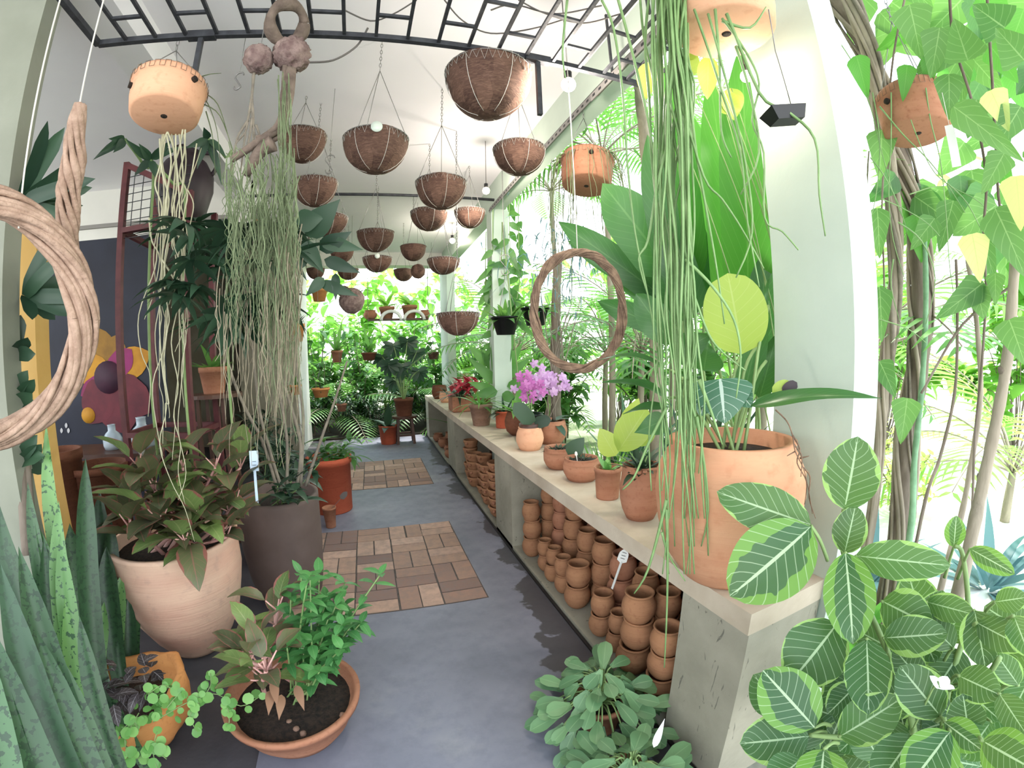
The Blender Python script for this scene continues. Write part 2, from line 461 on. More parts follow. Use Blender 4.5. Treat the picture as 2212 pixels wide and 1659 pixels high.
# ------------------------------------------------------------------ the setting
XI, XO = 1.30, 1.46            # inner and outer face of the right-hand column row
ZC, ZB = 3.40, 3.12            # ceiling, underside of the right beam
def floormat():
    t = NT('polished_concrete_floor'); co = t.pos()
    n1 = t.noise(1.1, 6, co, .6); n2 = t.noise(9, 5, co, .65)
    col = t.ramp(n1, [(.3, lin('#686a78')), (.55, lin('#7c7e8d')), (.75, lin('#96979d'))])
    col = t.mix(t.ramp(n2, [(.45, (0, 0, 0, 1)), (.75, (.45, .45, .45, 1))]), col, lin('#5c5e6c'))
    # damp stain along the foot of the shelf, with a ragged edge
    sp = t.n('ShaderNodeSeparateXYZ'); t.link(co, sp.inputs[0])
    edge = t.math('ADD', sp.outputs[0], t.math('MULTIPLY', t.math('SUBTRACT', t.noise(1.9, 5, co, .6), .5), 1.0))
    wet = t.ramp(edge, [(.0, (0, 0, 0, 1)), (.81, (0, 0, 0, 1)), (.83, (1, 1, 1, 1)), (1, (1, 1, 1, 1))])
    col = t.mix(t.math('MULTIPLY', wet, .78), col, lin('#2c2928'))
    b = t.n('ShaderNodeBsdfPrincipled'); t.link(col, b.inputs[0]); b.inputs['Specular IOR Level'].default_value = .5
    rr = t.math('SUBTRACT', t.math('ADD', .42, t.math('MULTIPLY', n2, .25)), t.math('MULTIPLY', wet, .12)); t.link(rr, b.inputs['Roughness'])
    bm = t.n('ShaderNodeBump', Strength=.08, Distance=.01); t.link(n2, bm.inputs['Height']); t.link(bm.outputs[0], b.inputs['Normal'])
    return t.fin(b.outputs[0])
mb = MB(); mb.box((-.62, -1.5, -.12), (.945, 8.25, 0)); struct('floor', mb, floormat())
mb = MB(); mb.box((-5.2, -1.5, -.12), (-.62, 8.25, -.006))
struct('floor_side', mb, solid('dark_worn_concrete', '#3e3d43', .7, '#504e54', 3, .2, 20))
def groundmat():
    t = NT('garden_ground'); co = t.pos(); n = t.noise(.8, 5, co); n2 = t.noise(30, 4, co)
    c = t.ramp(n, [(.42, lin('#6f7d52')), (.52, lin('#b9b6a4')), (.7, lin('#d8d5cc'))])
    c = t.mix(.25, c, t.ramp(n2, [(.3, lin('#4d5a36')), (.7, lin('#cfcabb'))]))
    b = t.n('ShaderNodeBsdfPrincipled', Roughness=.95); t.link(c, b.inputs[0]); return t.fin(b.outputs[0])
mb = MB(); mb.add([(-30, -12, -.13), (40, -12, -.13), (40, 50, -.13), (-30, 50, -.13)], [(0, 1, 2, 3)]); struct('ground', mb, groundmat())
mb = MB(); mb.add([(XO + .9, -6, -.1), (9, -6, -.1), (9, 3.2, -.1), (XO + .9, 3.2, -.1)], [(0, 1, 2, 3)]); struct('garden_path', mb, solid('pale_paving', '#d8d6d2', .9, '#e6e4e0', 2, .1, 20))
mb = MB(); mb.add([(-8, -9, -.09), (2.3, -9, -.09), (2.3, -1.5, -.09), (-8, -1.5, -.09)], [(0, 1, 2, 3)]); struct('rear_bounce_ground', mb, solid('pale_bounce_ground', '#d8d6d2', .9, '#e6e4e0', 2, .1, 20))  # unseen pale sheet behind the camera, added to bounce sun up to the ceiling
mb = MB(); mb.add([(1.46, -1.5, -.11), (2.36, -1.5, -.11), (2.36, 8.2, -.11), (1.46, 8.2, -.11)], [(0, 1, 2, 3)]); struct('side_paving', mb, solid('pale_gravel', '#c4c0b4', .95, '#d8d5ca', 9, .4, 60))
mb = MB(); mb.box((-5.2, 8.25, -.12), (1.9, 13, .02)); struct('garden_bed_ground', mb, solid('dark_bed_soil', '#1e1a16', .95, '#33291f', 6, .8, 30))
mb = MB(); mb.box((1.48, -1.2, -.12), (2.3, .66, -.075)); struct('garden_bed_soil', mb, solid('leaf_littered_soil', '#3d3426', .95, '#5c5a38', 7, .8, 40))
mb = MB(); mb.box((.925, .70, .001), (.94, 8.2, .012)); struct('trim_floor', mb, solid('black_channel', '#1d1b1b', .5))
# brick inlays, basket weave
def brickmat():
    t = NT('inlaid_brick'); co = t.pos()
    a = t.n('ShaderNodeAttribute', _attribute_name='luv'); sp = t.n('ShaderNodeSeparateXYZ'); t.link(a.outputs['Vector'], sp.inputs[0])
    c = t.ramp(sp.outputs[2], [(0, lin('#7d655e')), (.35, lin('#98796b')), (.7, lin('#aa8a78')), (1, lin('#bd9d8c'))])
    n = t.noise(16, 5, co, .65)
    c = t.mix(t.ramp(n, [(.4, (0, 0, 0, 1)), (.72, (.6, .6, .6, 1))]), c, lin('#7a6f6c'))
    b = t.n('ShaderNodeBsdfPrincipled', Roughness=.8); t.link(c, b.inputs[0])
    bm = t.n('ShaderNodeBump', Strength=.4, Distance=.008); t.link(t.noise(30, 4, co), bm.inputs['Height']); t.link(bm.outputs[0], b.inputs['Normal'])
    return t.fin(b.outputs[0])
def weave(name, x1, y0, nx, ny, m=.272):
    mb = MB(); rr = random.Random(3)
    for i in range(nx):
        for j in range(ny):
            xa, ya = x1 - (i + 1) * m, y0 + j * m
            for k in range(2):
                g = .005; z = .004 + rr.uniform(-.0015, .002)
                if (i + j) % 2 == 0: lo, hi = (xa + g, ya + k * m / 2 + g), (xa + m - g, ya + (k + 1) * m / 2 - g)
                else: lo, hi = (xa + k * m / 2 + g, ya + g), (xa + (k + 1) * m / 2 - g, ya + m - g)
                jx = rr.uniform(-.003, .003)
                mb.box((lo[0] + jx, lo[1], -.05), (hi[0] + jx, hi[1], z), rr.random())
    o = mb.build(name, BRICK, None, False); o['kind'] = 'structure'
    jb = MB(); jb.box((x1 - nx * m - .004, y0 - .004, -.05), (x1 + .004, y0 + ny * m + .004, .0012))
    j = jb.build('brick_joints', M['joint'], o, False)
BRICK = brickmat(); M['joint'] = solid('joint_mortar', '#4a4340', .9, '#5c5450', 20)
weave('floor_bricks', .585, 2.37, 5, 5); weave('floor_bricks_far', .62, 4.95, 5, 5)
# ceiling, added sun-blocking slab and beams
mb = MB(); mb.box((-5.2, -1.5, ZC), (XO, 8.3, ZC + .06)); struct('ceiling', mb, M['ceil'])
mb = MB(); mb.box((-5.4, -1.8, 3.9), (2.15, 8.8, 3.98)); struct('roof_sunshade', mb, M['ceil'])  # unseen slab reaching past the beam to keep sun off the shelf
mb = MB(); mb.box((XI, -1.5, ZB), (XO, 8.3, 3.9)); struct('beam_right', mb, M['wall'])
mb = MB(); mb.box((-1.50, -1.5, 3.20), (-1.28, 8.3, ZC)); struct('beam_left', mb, M['ceil'])
mb = MB(); mb.box((-2.3, 8.0, 3.16), (XI, 8.3, ZC)); struct('beam_far', mb, M['wallw'])
# columns
def column(name, y0, y1, x0=XI, x1=XO, z1=ZB, mat=None):
    mb = MB(); mb.box((x0, y0, -.1), (x1, y1, z1)); return struct(name, mb, mat or M['wall'])
column('column_near', .71, 1.02)
column('column_middle', 4.58, 4.78, XI, 1.50)
column('column_far', 7.5, 8.28, XI, 1.44)
mb = MB(); mb.box((-2.1, 1.47, -.1), (-1.35, 1.56, ZC)); struct('wall_left', mb, M['wall_l'])
mb = MB(); mb.box((-2.1, 7.0, -.1), (-1.2, 8.2, ZC)); struct('wall_far_left', mb, M['pill'])
mb = MB(); mb.box((-1.2, 7.0, 0), (-1.19, 8.2, 3.2)); struct('lit_face_far_left', mb, M['wallw'])  # thin white sheet painting the lit corridor face of the far left pillar
# the room on the left: transverse wall, dark blue below, white above
mb = MB(); mb.box((-5.2, 4.6, 2.865), (-1.28, 4.75, ZC)); struct('wall_back_upper', mb, M['wallw'])
mb = MB(); mb.box((-5.2, 4.6, -.1), (-2.25, 4.75, 2.865)); wb = struct('wall_back', mb, solid('dark_blue_paint', '#20222f', .7, '#282b3a', 2, .05, 20))
mb = MB(); mb.box((-5.2, 4.57, 2.98), (-1.5, 4.6, 3.02)); struct('trim_back', mb, solid('grey_rail', '#8a8683', .7))
mb = MB(); mb.box((-5.3, -1.5, -.1), (-5.2, 8.3, 1.1)); mb.box((-5.3, 4.5, 1.1), (-5.2, 8.3, ZC)); mb.box((-5.3, -1.5, 3.1), (-5.2, 4.5, ZC)); struct('wall_left_outer', mb, M['wallw'])  # unseen wall, gap left in it to let light onto the left ceiling
mb = MB(); mb.box((-5.2, 8.2, -.1), (-2.1, 8.3, ZC)); struct('wall_far', mb, M['pill'])
# painted flower on the dark blue wall
def petals(cx, cz, spec, mat, y=4.592):
    mb = MB()
    for i, (a, r0, r1, w) in enumerate(spec):
        d = V((cos(a), 0, sin(a)))
        mb.leaf(V((cx, y - .0012 * i, cz)) + d * r0, d, V((0, -1, 0)), r1 - r0, w, 'paddle', 0, 0, 8, 1)
    return mb
fp = aty(235, 815, 4.592); fx, fz = fp.x, fp.z
def pp(px, py, y=4.592): return aty(px, py, y)
M['pt_y'] = solid('painted_yellow', '#c08a26', .7, '#a8741e', 6); M['pt_y2'] = solid('painted_ochre', '#7d5a22', .7, '#946c28', 6)
M['pt_p'] = solid('painted_magenta', '#8c2a66', .7, '#7a2a50', 6); M['pt_r'] = solid('painted_maroon', '#55222c', .7, '#6a2a34', 5)
M['pt_d'] = solid('painted_dark_centre', '#33192b', .7, '#421f33', 6); M['pt_w'] = solid('painted_white', '#b8b6b8', .7)
petals(fx, fz, [(2.75, .05, .42, .34), (.45, .05, .55, .32), (-2.6, .1, .3, .16)], M['pt_y'], 4.5935).build('painted_petals', M['pt_y'], wb)
petals(fx, fz, [(1.95, .05, .58, .40), (1.3, .08, .45, .3)], M['pt_y2'], 4.598).build('painted_petals', M['pt_y2'], wb)
petals(fx, fz, [(.75, .05, .40, .26), (-.5, .05, .35, .22), (3.6, .05, .4, .2)], M['pt_p'], 4.5885).build('painted_petals', M['pt_p'], wb)
petals(fx, fz, [(-1.3, .05, .62, .5), (-2.1, .05, .55, .4), (-.7, .1, .6, .4)], M['pt_r'], 4.584).build('painted_petals', M['pt_r'], wb)
mb = MB(); mb.lathe([(0, 0), (.17, 0), (.17, .004), (0, .006)], 20, V((fx, 4.579, fz)), Matrix.Rotation(pi / 2, 3, 'X')); mb.build('painted_centre', M['pt_d'], wb)
mb = MB()
for x, y, r in ((192, 897, .085),):
    q = pp(x, y); mb.lathe([(0, 0), (r, 0), (r, .004), (0, .005)], 16, V((q.x, 4.582, q.z)), Matrix.Rotation(pi / 2, 3, 'X'))
mb.build('painted_dot', M['pt_y'], wb)
mb = MB()
for x, y in ((142, 919), (132, 930), (147, 930)):
    q = pp(x, y); mb.leaf(V((q.x, 4.59, q.z - .03)), V((.2, 0, 1)), V((0, -1, 0)), .06, .035, 'ellip', 0, 0, 5, 1)
mb.build('painted_white_petals', M['pt_w'], wb)
# ------------------------------------------------------------------ the long concrete shelf
ZS = .757
sh = thing('plant_shelf', 'long concrete shelf on wall-like supports running along the open side of the corridor', 'shelf', (1.12, .74, 0))
mb = MB(); mb.prism([(.94, .74), (XI, .74), (XI, 1.02), (1.44, 1.02), (1.44, 8.15), (.94, 8.15)], ZS - .075, ZS); mb.build('shelf_slab', M['conc_top'], sh, False)
for y0, y1 in ((.74, 1.05), (2.97, 3.41), (5.2, 5.72), (7.75, 8.12)):
    mb = MB(); mb.box((.945, y0, 0), (XI - .005 if y0 < 1 else 1.42, y1, ZS - .075)); mb.build('support', M['conc'], sh, False)
mb = MB(); mb.box((.945, 1.05, 0), (1.40, 7.75, .03)); mb.build('base_slab', M['conc'], sh, False)
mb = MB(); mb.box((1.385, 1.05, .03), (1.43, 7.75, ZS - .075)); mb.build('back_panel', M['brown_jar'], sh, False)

# ------------------------------------------------------------------ jars under it
def jar_prof(r, h):
    return [(.0, 0), (.52 * r, 0), (.72 * r, .10 * h), (.94 * r, .30 * h), (r, .48 * h), (.96 * r, .66 * h), (.80 * r, .83 * h), (.74 * r, .88 * h),
            (.80 * r, .93 * h), (.86 * r, .965 * h), (.84 * r, h), (.74 * r, .995 * h), (.66 * r, .90 * h), (.72 * r, .75 * h), (.80 * r, .5 * h), (.5 * r, .12 * h), (0, .1 * h)]
JM = {}
def jar(x, y, z, r, h, label, group, mat='terra_jar', name='clay_jar'):
    k = (round(r, 3), round(h, 3), mat)
    if k in JM:
        o = bpy.data.objects.new(name, JM[k]); COL.objects.link(o); o.location = (x, y, z)
    else:
        mb = MB(); mb.lathe(jar_prof(r, h), 24)
        o = mb.build(name, M[mat]); JM[k] = o.data; o.location = (x, y, z)
    o.rotation_euler.z = R.uniform(0, 6)
    return tag(o, label, 'jar', group)
LV = ['bottom', 'second', 'third', 'fourth', 'fifth']
ORD = ['first', 'second', 'third', 'fourth', 'fifth', 'sixth', 'seventh', 'eighth', 'ninth']
rows = [  # row name, x, [(y, r, h, n, mat)]
    ('front', 1.03, [(1.21, .078, .135, 3, 'terra_jar'), (1.42, .085, .155, 3, 'terra_jar'), (1.585, .055, .12, 2, 'terra_jar'), (1.74, .066, .135, 2, 'terra_jar'),
                     (2.04, .078, .15, 2, 'terra_jar'), (2.22, .058, .13, 2, 'terra_jar'), (2.38, .055, .125, 2, 'terra_jar'), (2.53, .055, .12, 2, 'terra_jar'), (2.78, .072, .15, 3, 'terra_jar')]),
    ('middle', 1.18, [(1.22, .075, .14, 2, 'terra_jar'), (1.40, .072, .145, 3, 'terra_jar'), (1.58, .075, .15, 3, 'terra_jar'), (1.80, .08, .15, 3, 'terra'), (2.0, .078, .15, 3, 'terra_jar'),
                      (2.2, .072, .145, 3, 'terra_jar'), (2.4, .074, .145, 4, 'terra_jar'), (2.6, .072, .14, 4, 'terra'), (2.79, .072, .14, 4, 'terra_jar')]),
    ('back', 1.315, [(1.2, .068, .14, 3, 'terra_jar'), (1.37, .066, .14, 4, 'terra'), (1.55, .066, .14, 4, 'terra_jar'), (1.75, .066, .14, 4, 'terra'), (1.95, .066, .14, 4, 'terra_jar'),
                     (2.15, .066, .14, 4, 'terra_jar'), (2.35, .066, .14, 4, 'terra'), (2.55, .066, .14, 4, 'terra_jar'), (2.77, .066, .14, 4, 'terra_jar')])]
for rn_, x, st in rows:
    for i, (y, r, h, n, mat) in enumerate(st):
        z = .031
        for k in range(n):
            if z + h > ZS - .078: break
            pos = 'top' if (k == n - 1 or z + h * .9 + h > ZS - .078) else LV[k]
            sz = 'wide-bellied' if r > .07 else 'slim'
            jar(x + R.uniform(-.008, .008), y, z, r * (1 - .04 * k), h,
                f'{sz} clay jar, first shelf bay, {rn_} row, {ORD[i]} stack from end block, {pos} one',
                'stacked clay jars in the first bay under the shelf', mat)
            z += h * .90
# second bay: stacked bowls and cups with small lug handles
def bowl_prof(r, h):
    return [(0, 0), (.6 * r, 0), (.85 * r, .3 * h), (r, .85 * h), (1.02 * r, h), (.92 * r, h), (.85 * r, .7 * h), (.55 * r, .2 * h), (0, .18 * h)]
def lug_bowl(x, y, z, r, h, label):
    t = thing('lug_bowl', label, 'bowl', (x, y, z), 'stacked bowls and cups in the second bay')
    mb = MB(); mb.lathe(bowl_prof(r, h), 20, (x, y, z)); mb.build('bowl_body', M['terra_jar'], t)
    for s in (-1, 1):
        mb = MB(); mb.ball((x - r * .75, y + s * r * .75, z + h * .7), r * .17, 8, 6); mb.build('lug', M['terra'], t)
for i, (x, y, n, r, h) in enumerate(((1.04, 3.64, 6, .10, .10), (1.04, 3.98, 5, .085, .095), (1.08, 4.3, 5, .08, .1), (1.22, 3.7, 5, .09, .11), (1.05, 4.62, 4, .085, .11), (1.24, 4.15, 6, .08, .1), (1.08, 4.92, 5, .085, .11))):
    for k in range(n):
        lug_bowl(x + R.uniform(-.01, .01), y, .031 + k * h * .82, r, h, f'lugged clay bowl, second shelf bay, {ORD[i]} stack past the support, {LV[k] if k < 5 else "sixth"} in stack')
for i, (x, y, z, r, h) in enumerate(((1.03, 6.05, .031, .09, .13), (1.07, 6.4, .031, .08, .12), (1.2, 6.2, .031, .1, .18), (1.05, 6.8, .031, .09, .15), (1.2, 7.0, .031, .1, .2), (1.04, 7.3, .031, .09, .14))):
    jar(x, y, z, r, h, f'reddish clay pot in shade under the far shelf bay, {ORD[i]} past the third support', 'pots in the far bay under the shelf', 'terra')
# metal and plastic tags
def plant_tag(base, top, w, label, mat='tagw', marks=3, name='plant_label', card=False):
    base, top = V(base), V(top); t = thing(name, label, 'label', base)
    d = (top - base); L_ = d.length; d.normalize(); s = d.cross((EYE - top)).normalized()
    mb = MB(); mb.bar(base, base + d * L_ * .68, w * .3, .003); mb.build('stake', M[mat], t, False)
    n = s.cross(d); a = base + d * L_ * .64
    mb = MB()
    if card: mb.add([a - s * w / 2, a + s * w / 2, a + s * w / 2 + d * L_ * .4, a - s * w / 2 + d * L_ * .4], [(0, 1, 2, 3)])
    else: mb.leaf(a, d, n, L_ * .36, w, 'paddle', 0, 0, 6, 1)
    o = mb.build('face', M[mat], t, False)
    md = o.modifiers.new('thick', 'SOLIDIFY'); md.thickness = .003
    mb = MB()
    for i in range(marks):
        c = a + d * L_ * (.12 + .07 * i) + n * .003
        mb.bar(c - s * w * .22, c + s * w * .22, .004, .001)
    if marks: mb.build('handwriting', M['ink'], o, False)
plant_tag(aty(1322, 1272, 1.72), aty(1352, 1185, 1.72), .05, 'white plastic label stuck in a clay jar under the shelf')

# ------------------------------------------------------------------ overhead trellis
ZT, YT = 2.85, 1.656
tr = thing('ceiling_trellis', 'dark metal ladder-like trellis hanging under the ceiling over the near end', 'trellis', (0, YT, ZT))
x0, x1 = -1.205, 1.30
mb = MB(); mb.bar((x0, YT, ZT), (x1, YT, ZT), .024); mb.bar((x0, YT, ZT), (x0, -1.3, ZT), .026); mb.bar((x1, YT, ZT), (x1, -1.3, ZT), .022); mb.build('frame', M['iron'], tr, False)
nb = 19
for i in range(1, nb):
    x = x0 + (x1 - x0) * i / nb
    mb = MB(); mb.bar((x, YT, ZT), (x, -1.3, ZT), .014); mb.build('bar', M['iron'], tr, False)
for i in range(nb):
    xa, xb = x0 + (x1 - x0) * i / nb, x0 + (x1 - x0) * (i + 1) / nb
    y = YT - (.14 if i % 2 else .30)
    while y > -1.2:
        mb = MB(); mb.bar((xa, y, ZT), (xb, y, ZT), .013); mb.build('cross_piece', M['iron'], tr, False)
        y -= .34 if i % 2 == 0 else .42
for x, l in ((-.745, .26), (.70, .30)):
    mb = MB(); mb.bar((x, YT, ZT), (x, YT, ZT - l), .02); mb.bar((x - .06, YT, ZT), (x + .06, YT, ZT), .034); mb.build('hanger_rod', M['iron'], tr, False)
for x, y in ((-1.1, 1.2), (1.0, 1.2), (-1.1, -.4), (1.0, -.4)):
    mb = MB(); mb.bar((x, y, ZT), (x, y, ZC), .012); mb.build('suspension_rod', M['iron'], tr, False)
# perforated angle bars under the right beam
for y0, y1, x, z, lab in ((-.9, 2.0, 1.16, 2.92, 'perforated grey steel angle bar above the trellis beside the right beam'), (2.1, 4.55, 1.27, 3.06, 'perforated steel angle bar along the right beam beyond the lit bulb')):
    t = thing('angle_bar', lab, 'bar', (x, y0, z)); mb = MB()
    mb.box((x, y0, z), (x + .004, y1, z + .05)); mb.box((x, y0, z + .046), (x + .05, y1, z + .05)); mb.build('angle', M['wire'], t, False)
    y = y0 + .05
    while y < y1: mb = MB(); mb.box((x - .002, y, z + .016), (x, y + .025, z + .03)); mb.build('slot', M['black_plastic'], t, False); y += .07
    for yy in (y0 + .2, y1 - .2):
        mb = MB(); mb.bar((x + .03, yy, z + .05), (x + .03, yy, ZB if x + .05 > XI else ZC), .012); mb.build('hanger', M['iron'], t, False)
# ceiling pipe
q0, q1 = aty(560, 423, 4.45), aty(1030, 429, 4.45)
pt = thing('ceiling_rail', 'dark thin rail running across below the ceiling at the middle columns', 'rail', q0)
mb = MB(); mb.tube([(-1.28, 4.45, q0.z), (XI, 4.45, q1.z)], .016, 8); mb.build('tube', M['iron'], pt)
for xx in (-.6, .7):
    mb = MB(); mb.tube([(xx, 4.45, q0.z), (xx, 4.45, ZC)], .006, 6); mb.build('clip', M['iron'], pt)
# cables lying over the trellis
for k, (pp_, lab) in enumerate(([((740, 20), (800, 45), (850, 30), (900, 0)), 'thin cable looped over the trellis bars above the driftwood ring'],
                    [((960, 0), (1000, 45), (1060, 72), (1150, 62), (1230, 38)), 'thin cable sagging across the trellis above the largest basket'],
                    [((1060, 22), (1110, 10), (1200, 30), (1300, 12)), 'thin cable lying over the trellis close to the right beam'],
                    [((1120, 0), (1180, 30), (1260, 50), (1340, 30)), 'second thin cable crossing the trellis toward the lit bulb'])):
    mb = MB(); pts = spline([atz(a, b, ZT + .03 + .02 * ((j + k) % 2)) for j, (a, b) in enumerate(pp_)])
    mb.tube(pts, .0035, 6); tag(mb.build('cable', M['cable'], None, True, pts[0]), lab, 'cable')
mb = MB(); pts = spline([aty(665, 135, 1.75), aty(720, 130, 1.72), aty(770, 100, 1.7), aty(795, 60, 1.66)]); mb.tube(pts, .0045, 6)
tag(mb.build('cable', M['cable'], None, True, pts[0]), 'grey cable bowing from the root ball up to the trellis', 'cable')

# ------------------------------------------------------------------ bulbs along the beam
def bulb(px, py, d, e, label, r=.03, col=(1, .89, .76), wire=True):
    c = P(px, py, d); t = thing('hanging_bulb', label, 'lamp', c, 'bulbs strung along the right beam')
    mb = MB(); mb.ball(c, r, 14, 10); mb.build('glass_bulb', M['bulb'], t)
    mb = MB(); mb.lathe([(0, r * .8), (r * .5, r * .8), (r * .55, r * 2.0), (0, r * 2.1)], 12, c); mb.build('socket', M['black_plastic'], t)
    top = V((c.x, c.y, ZB if c.x > XI else ZC))
    mb = MB(); mb.tube([c + V((0, 0, r * 2)), top], .003, 6); mb.build('flex', M['cable'], t)
    ld = bpy.data.lights.new('bulb_light', 'POINT'); ld.energy = e; ld.color = col; ld.shadow_soft_size = r * 1.1
    lo = bpy.data.objects.new('bulb_light', ld); COL.objects.link(lo); lo.parent = t; lo.location = (0, 0, -r * 1.6)
bulb(1228, 183, 2.32, 24, 'glowing warm bulb hanging beside the large basket under the right beam', .036)
bulb(1050, 412, 3.95, 26, 'small lit bulb hanging left of the middle column top', .032)
bulb(977, 520, 6.4, 20, 'tiny lit bulb far along the beam above the far baskets', .04)
bulb(1612, 165, 1.80, 3.2, 'lit bulb against the top of the near column, behind the hanging stems', .022, (1, .9, .75))
# ------------------------------------------------------------------ hanging baskets
def hook_up(t, c, zr, r, ztop, n=3, mat='wire', chain=True, apex=None):
    """wires from the rim to a hook and a chain to ztop"""
    za = apex if apex is not None else min(zr + r * 2.6, ztop - .06)
    A = V((c.x, c.y, za)); a0 = R.uniform(0, 6)
    for k in range(n):
        a = a0 + 2 * pi * k / n
        mb = MB(); mb.tube([V((c.x + r * cos(a), c.y + r * sin(a), zr)), A], .0022, 5); mb.build('hanging_wire', M[mat], t)
    if ztop - za > .02:
        mb = MB()
        if chain and ztop - za < 1.2:
            z = za; i = 0
            while z < ztop - .012:
                d = V((.0065, 0, 0)) if i % 2 else V((0, .0065, 0))
                ring = [A + V((0, 0, z - za)) + d * cos(q) + V((0, 0, .015 + .016 * sin(q))) for q in [2 * pi * j / 8 for j in range(9)]]
                mb.tube(ring, .0018, 4, cap=False); z += .024; i += 1
        else: mb.tube([A, V((c.x, c.y, ztop))], .0022, 5)
        mb.build('chain', M[mat], t)
def fibre_basket(px, py, wpx, hpx, D, label, disc=False, ztop=None, n=3, tilt=0.0, sparse=False):
    lo, hi = .3, 12.0
    for _ in range(40):
        m = (lo + hi) / 2
        if siz(px, py, wpx, m) < D: lo = m
        else: hi = m
    d = lo; c = P(px, py, d); r = D / 2
    el_ = math.asin(max(-.9, min(.9, ray(px, py).z)))
    hh = min(max((siz(px, py, hpx, d) - r * abs(sin(el_))) / cos(el_), D * .36), D * .56)
    zr = c.z + hh * .42; zb = zr - hh
    t = thing('fibre_basket', label, 'basket', (c.x, c.y, zb), 'hanging baskets lined with palm fibre')
    mb = MB(); prof = []
    for i in range(11):
        q = i / 10; a = q * pi / 2
        prof.append((max(.001, r * sin(a) ** .95), zb + hh * (1 - cos(a))))
    prof.append((r * 1.03, zr + .006)); prof.append((r * .93, zr + .004)); prof += [(r * .84 * sin(a), zb + .02 + (hh - .02) * (1 - cos(a))) for a in (1.4, 1.1, .8, .4, .02)]
    mb.lathe(prof, 28, (c.x, c.y, 0), wob=.018, rnd=R.uniform(0, 6)); mb.build('fibre_bowl', M['fibre'], t)
    mb = MB()
    ring = [V((c.x + r * 1.02 * cos(a), c.y + r * 1.02 * sin(a), zr + .004)) for a in [2 * pi * k / 32 for k in range(33)]]
    mb.tube(ring, .003, 5, cap=False); mb.build('rim_wire', M['wire'], t)
    if not sparse:
        mb = MB(); a0 = R.uniform(0, 1)
        for k in range(6):
            a = a0 + k * pi / 3
            pts = [V((c.x + 1.02 * r * sin(b) ** .95 * cos(a), c.y + 1.02 * r * sin(b) ** .95 * sin(a), zb - .003 + hh * (1 - cos(b)))) for b in [pi / 2 * j / 7 for j in range(1, 8)]]
            mb.tube(pts, .0013, 4)
        mb.build('wire_cage', M['thread'], t)
        mb = MB(); pts = []
        for k in range(73):
            a = 2 * pi * k / 72; dz = .008 if k % 2 else -hh * R.uniform(.08, .24); q = 1.03 if k % 2 else 1.0 - .2 * (dz / hh) ** 2
            pts.append(V((c.x + r * q * cos(a), c.y + r * q * sin(a), zr + dz)))
        mb.tube(pts, .0014, 4)
        mb.build('lacing', M['thread'], t)
    hook_up(t, c, zr, r, ztop or ZC, n, apex=None)
    if disc:
        f = (EYE - c); f.z = 0; f.normalize(); q = c + f * r * 1.05; q.z = zr - hh * .06
        mb = MB(); mb.lathe([(0, -.004), (r * .17, -.004), (r * .17, .004), (0, .004)], 20, q, f.to_track_quat('Z', 'Y').to_matrix()); mb.build('glass_disc', M['glass'], t)
    return c, r, zr, d
BK = [
 (1055, 199, 186, 138, .40, 'largest palm-fibre basket, hanging in front at the top centre under the trellis', 0, 'T'),
 (811, 333, 142, 98, .36, 'fibre basket with a round glass disc, hanging left of the largest basket', 1, 0),
 (1122, 346, 112, 76, .32, 'fibre basket hanging directly below the largest basket, beside the beam', 0, 0),
 (652, 318, 106, 84, .34, 'fibre basket half hidden by the driftwood and its roots', 0, 0),
 (680, 417, 98, 66, .32, 'reddish fibre basket below the one at the driftwood', 0, 0),
 (953, 419, 110, 74, .34, 'fibre basket with ragged right rim in front of the ceiling rail', 0, 0),
 (927, 476, 80, 50, .32, 'fibre basket overlapping just below the ragged one', 0, 0),
 (1015, 472, 66, 46, .30, 'dark fibre basket against the beam, right of the overlapping pair', 0, 0),
 (707, 488, 88, 52, .34, 'fibre basket half covered by dark palm leaves', 0, 0),
 (811, 521, 80, 50, .34, 'fibre basket hanging alone under the end of the ceiling rail', 0, 0),
 (893, 546, 56, 37, .30, 'small fibre basket in the middle of the far group', 0, 0),
 (815, 571, 64, 36, .32, 'fibre basket with a small glass disc at the bright far opening', 1, 0),
 (958, 575, 70, 38, .33, 'fibre basket with two hanging wires near the far column', 0, 0),
 (872, 594, 43, 30, .28, 'fibre basket touching the round coir ball', 0, 0),
 (990, 698, 92, 50, .34, 'shallow fibre basket hanging low before the far column', 0, 0),
 (738, 551, 52, 42, .30, 'fibre basket under the drooping palm leaf tips', 0, 0),
 (752, 592, 46, 26, .30, 'flat fibre basket seen against the far greenery, left group', 0, 0),
 (682, 591, 40, 36, .28, 'fibre basket at the far left pillar edge', 0, 0),
]
for px, py, w_, h_, D, lab, disc, zt in BK:
    fibre_basket(px, py, w_, h_, D, lab, disc, ZT if zt == 'T' else ZC, sparse=w_ < 60)
# coir balls
def coir_ball(px, py, wpx, D, label, mat='fibre', plant=False):
    d = D / (siz(px, py, wpx, 1.0)); c = P(px, py, d)
    t = thing('coir_ball', label, 'ball', c, 'hanging coir balls')
    mb = MB(); mb.ball(c, D / 2, 18, 12, jit=.08); mb.build('fibre_ball', M[mat], t)
    mb = MB(); mb.tube([c, V((c.x, c.y, ZC + .02))], .002, 5); mb.build('thread', M['wire'], t)
    if plant:
        mb = MB()
        for k in range(30):
            a = R.uniform(0, 6.28); mb.leaf(c + ud(a, .8) * D * .45, ud(a, R.uniform(.2, 1.3)), (0, 0, 1), R.uniform(.08, .2), .02, 'lance', .8, n=4)
        mb.build('foliage', L['shrub'], t)
coir_ball(903, 586, 32, .18, 'round brown coir ball hanging among the far baskets')
coir_ball(760, 650, 56, .34, 'mossy coir ball with a small fern under the left far baskets', 'moss', True)
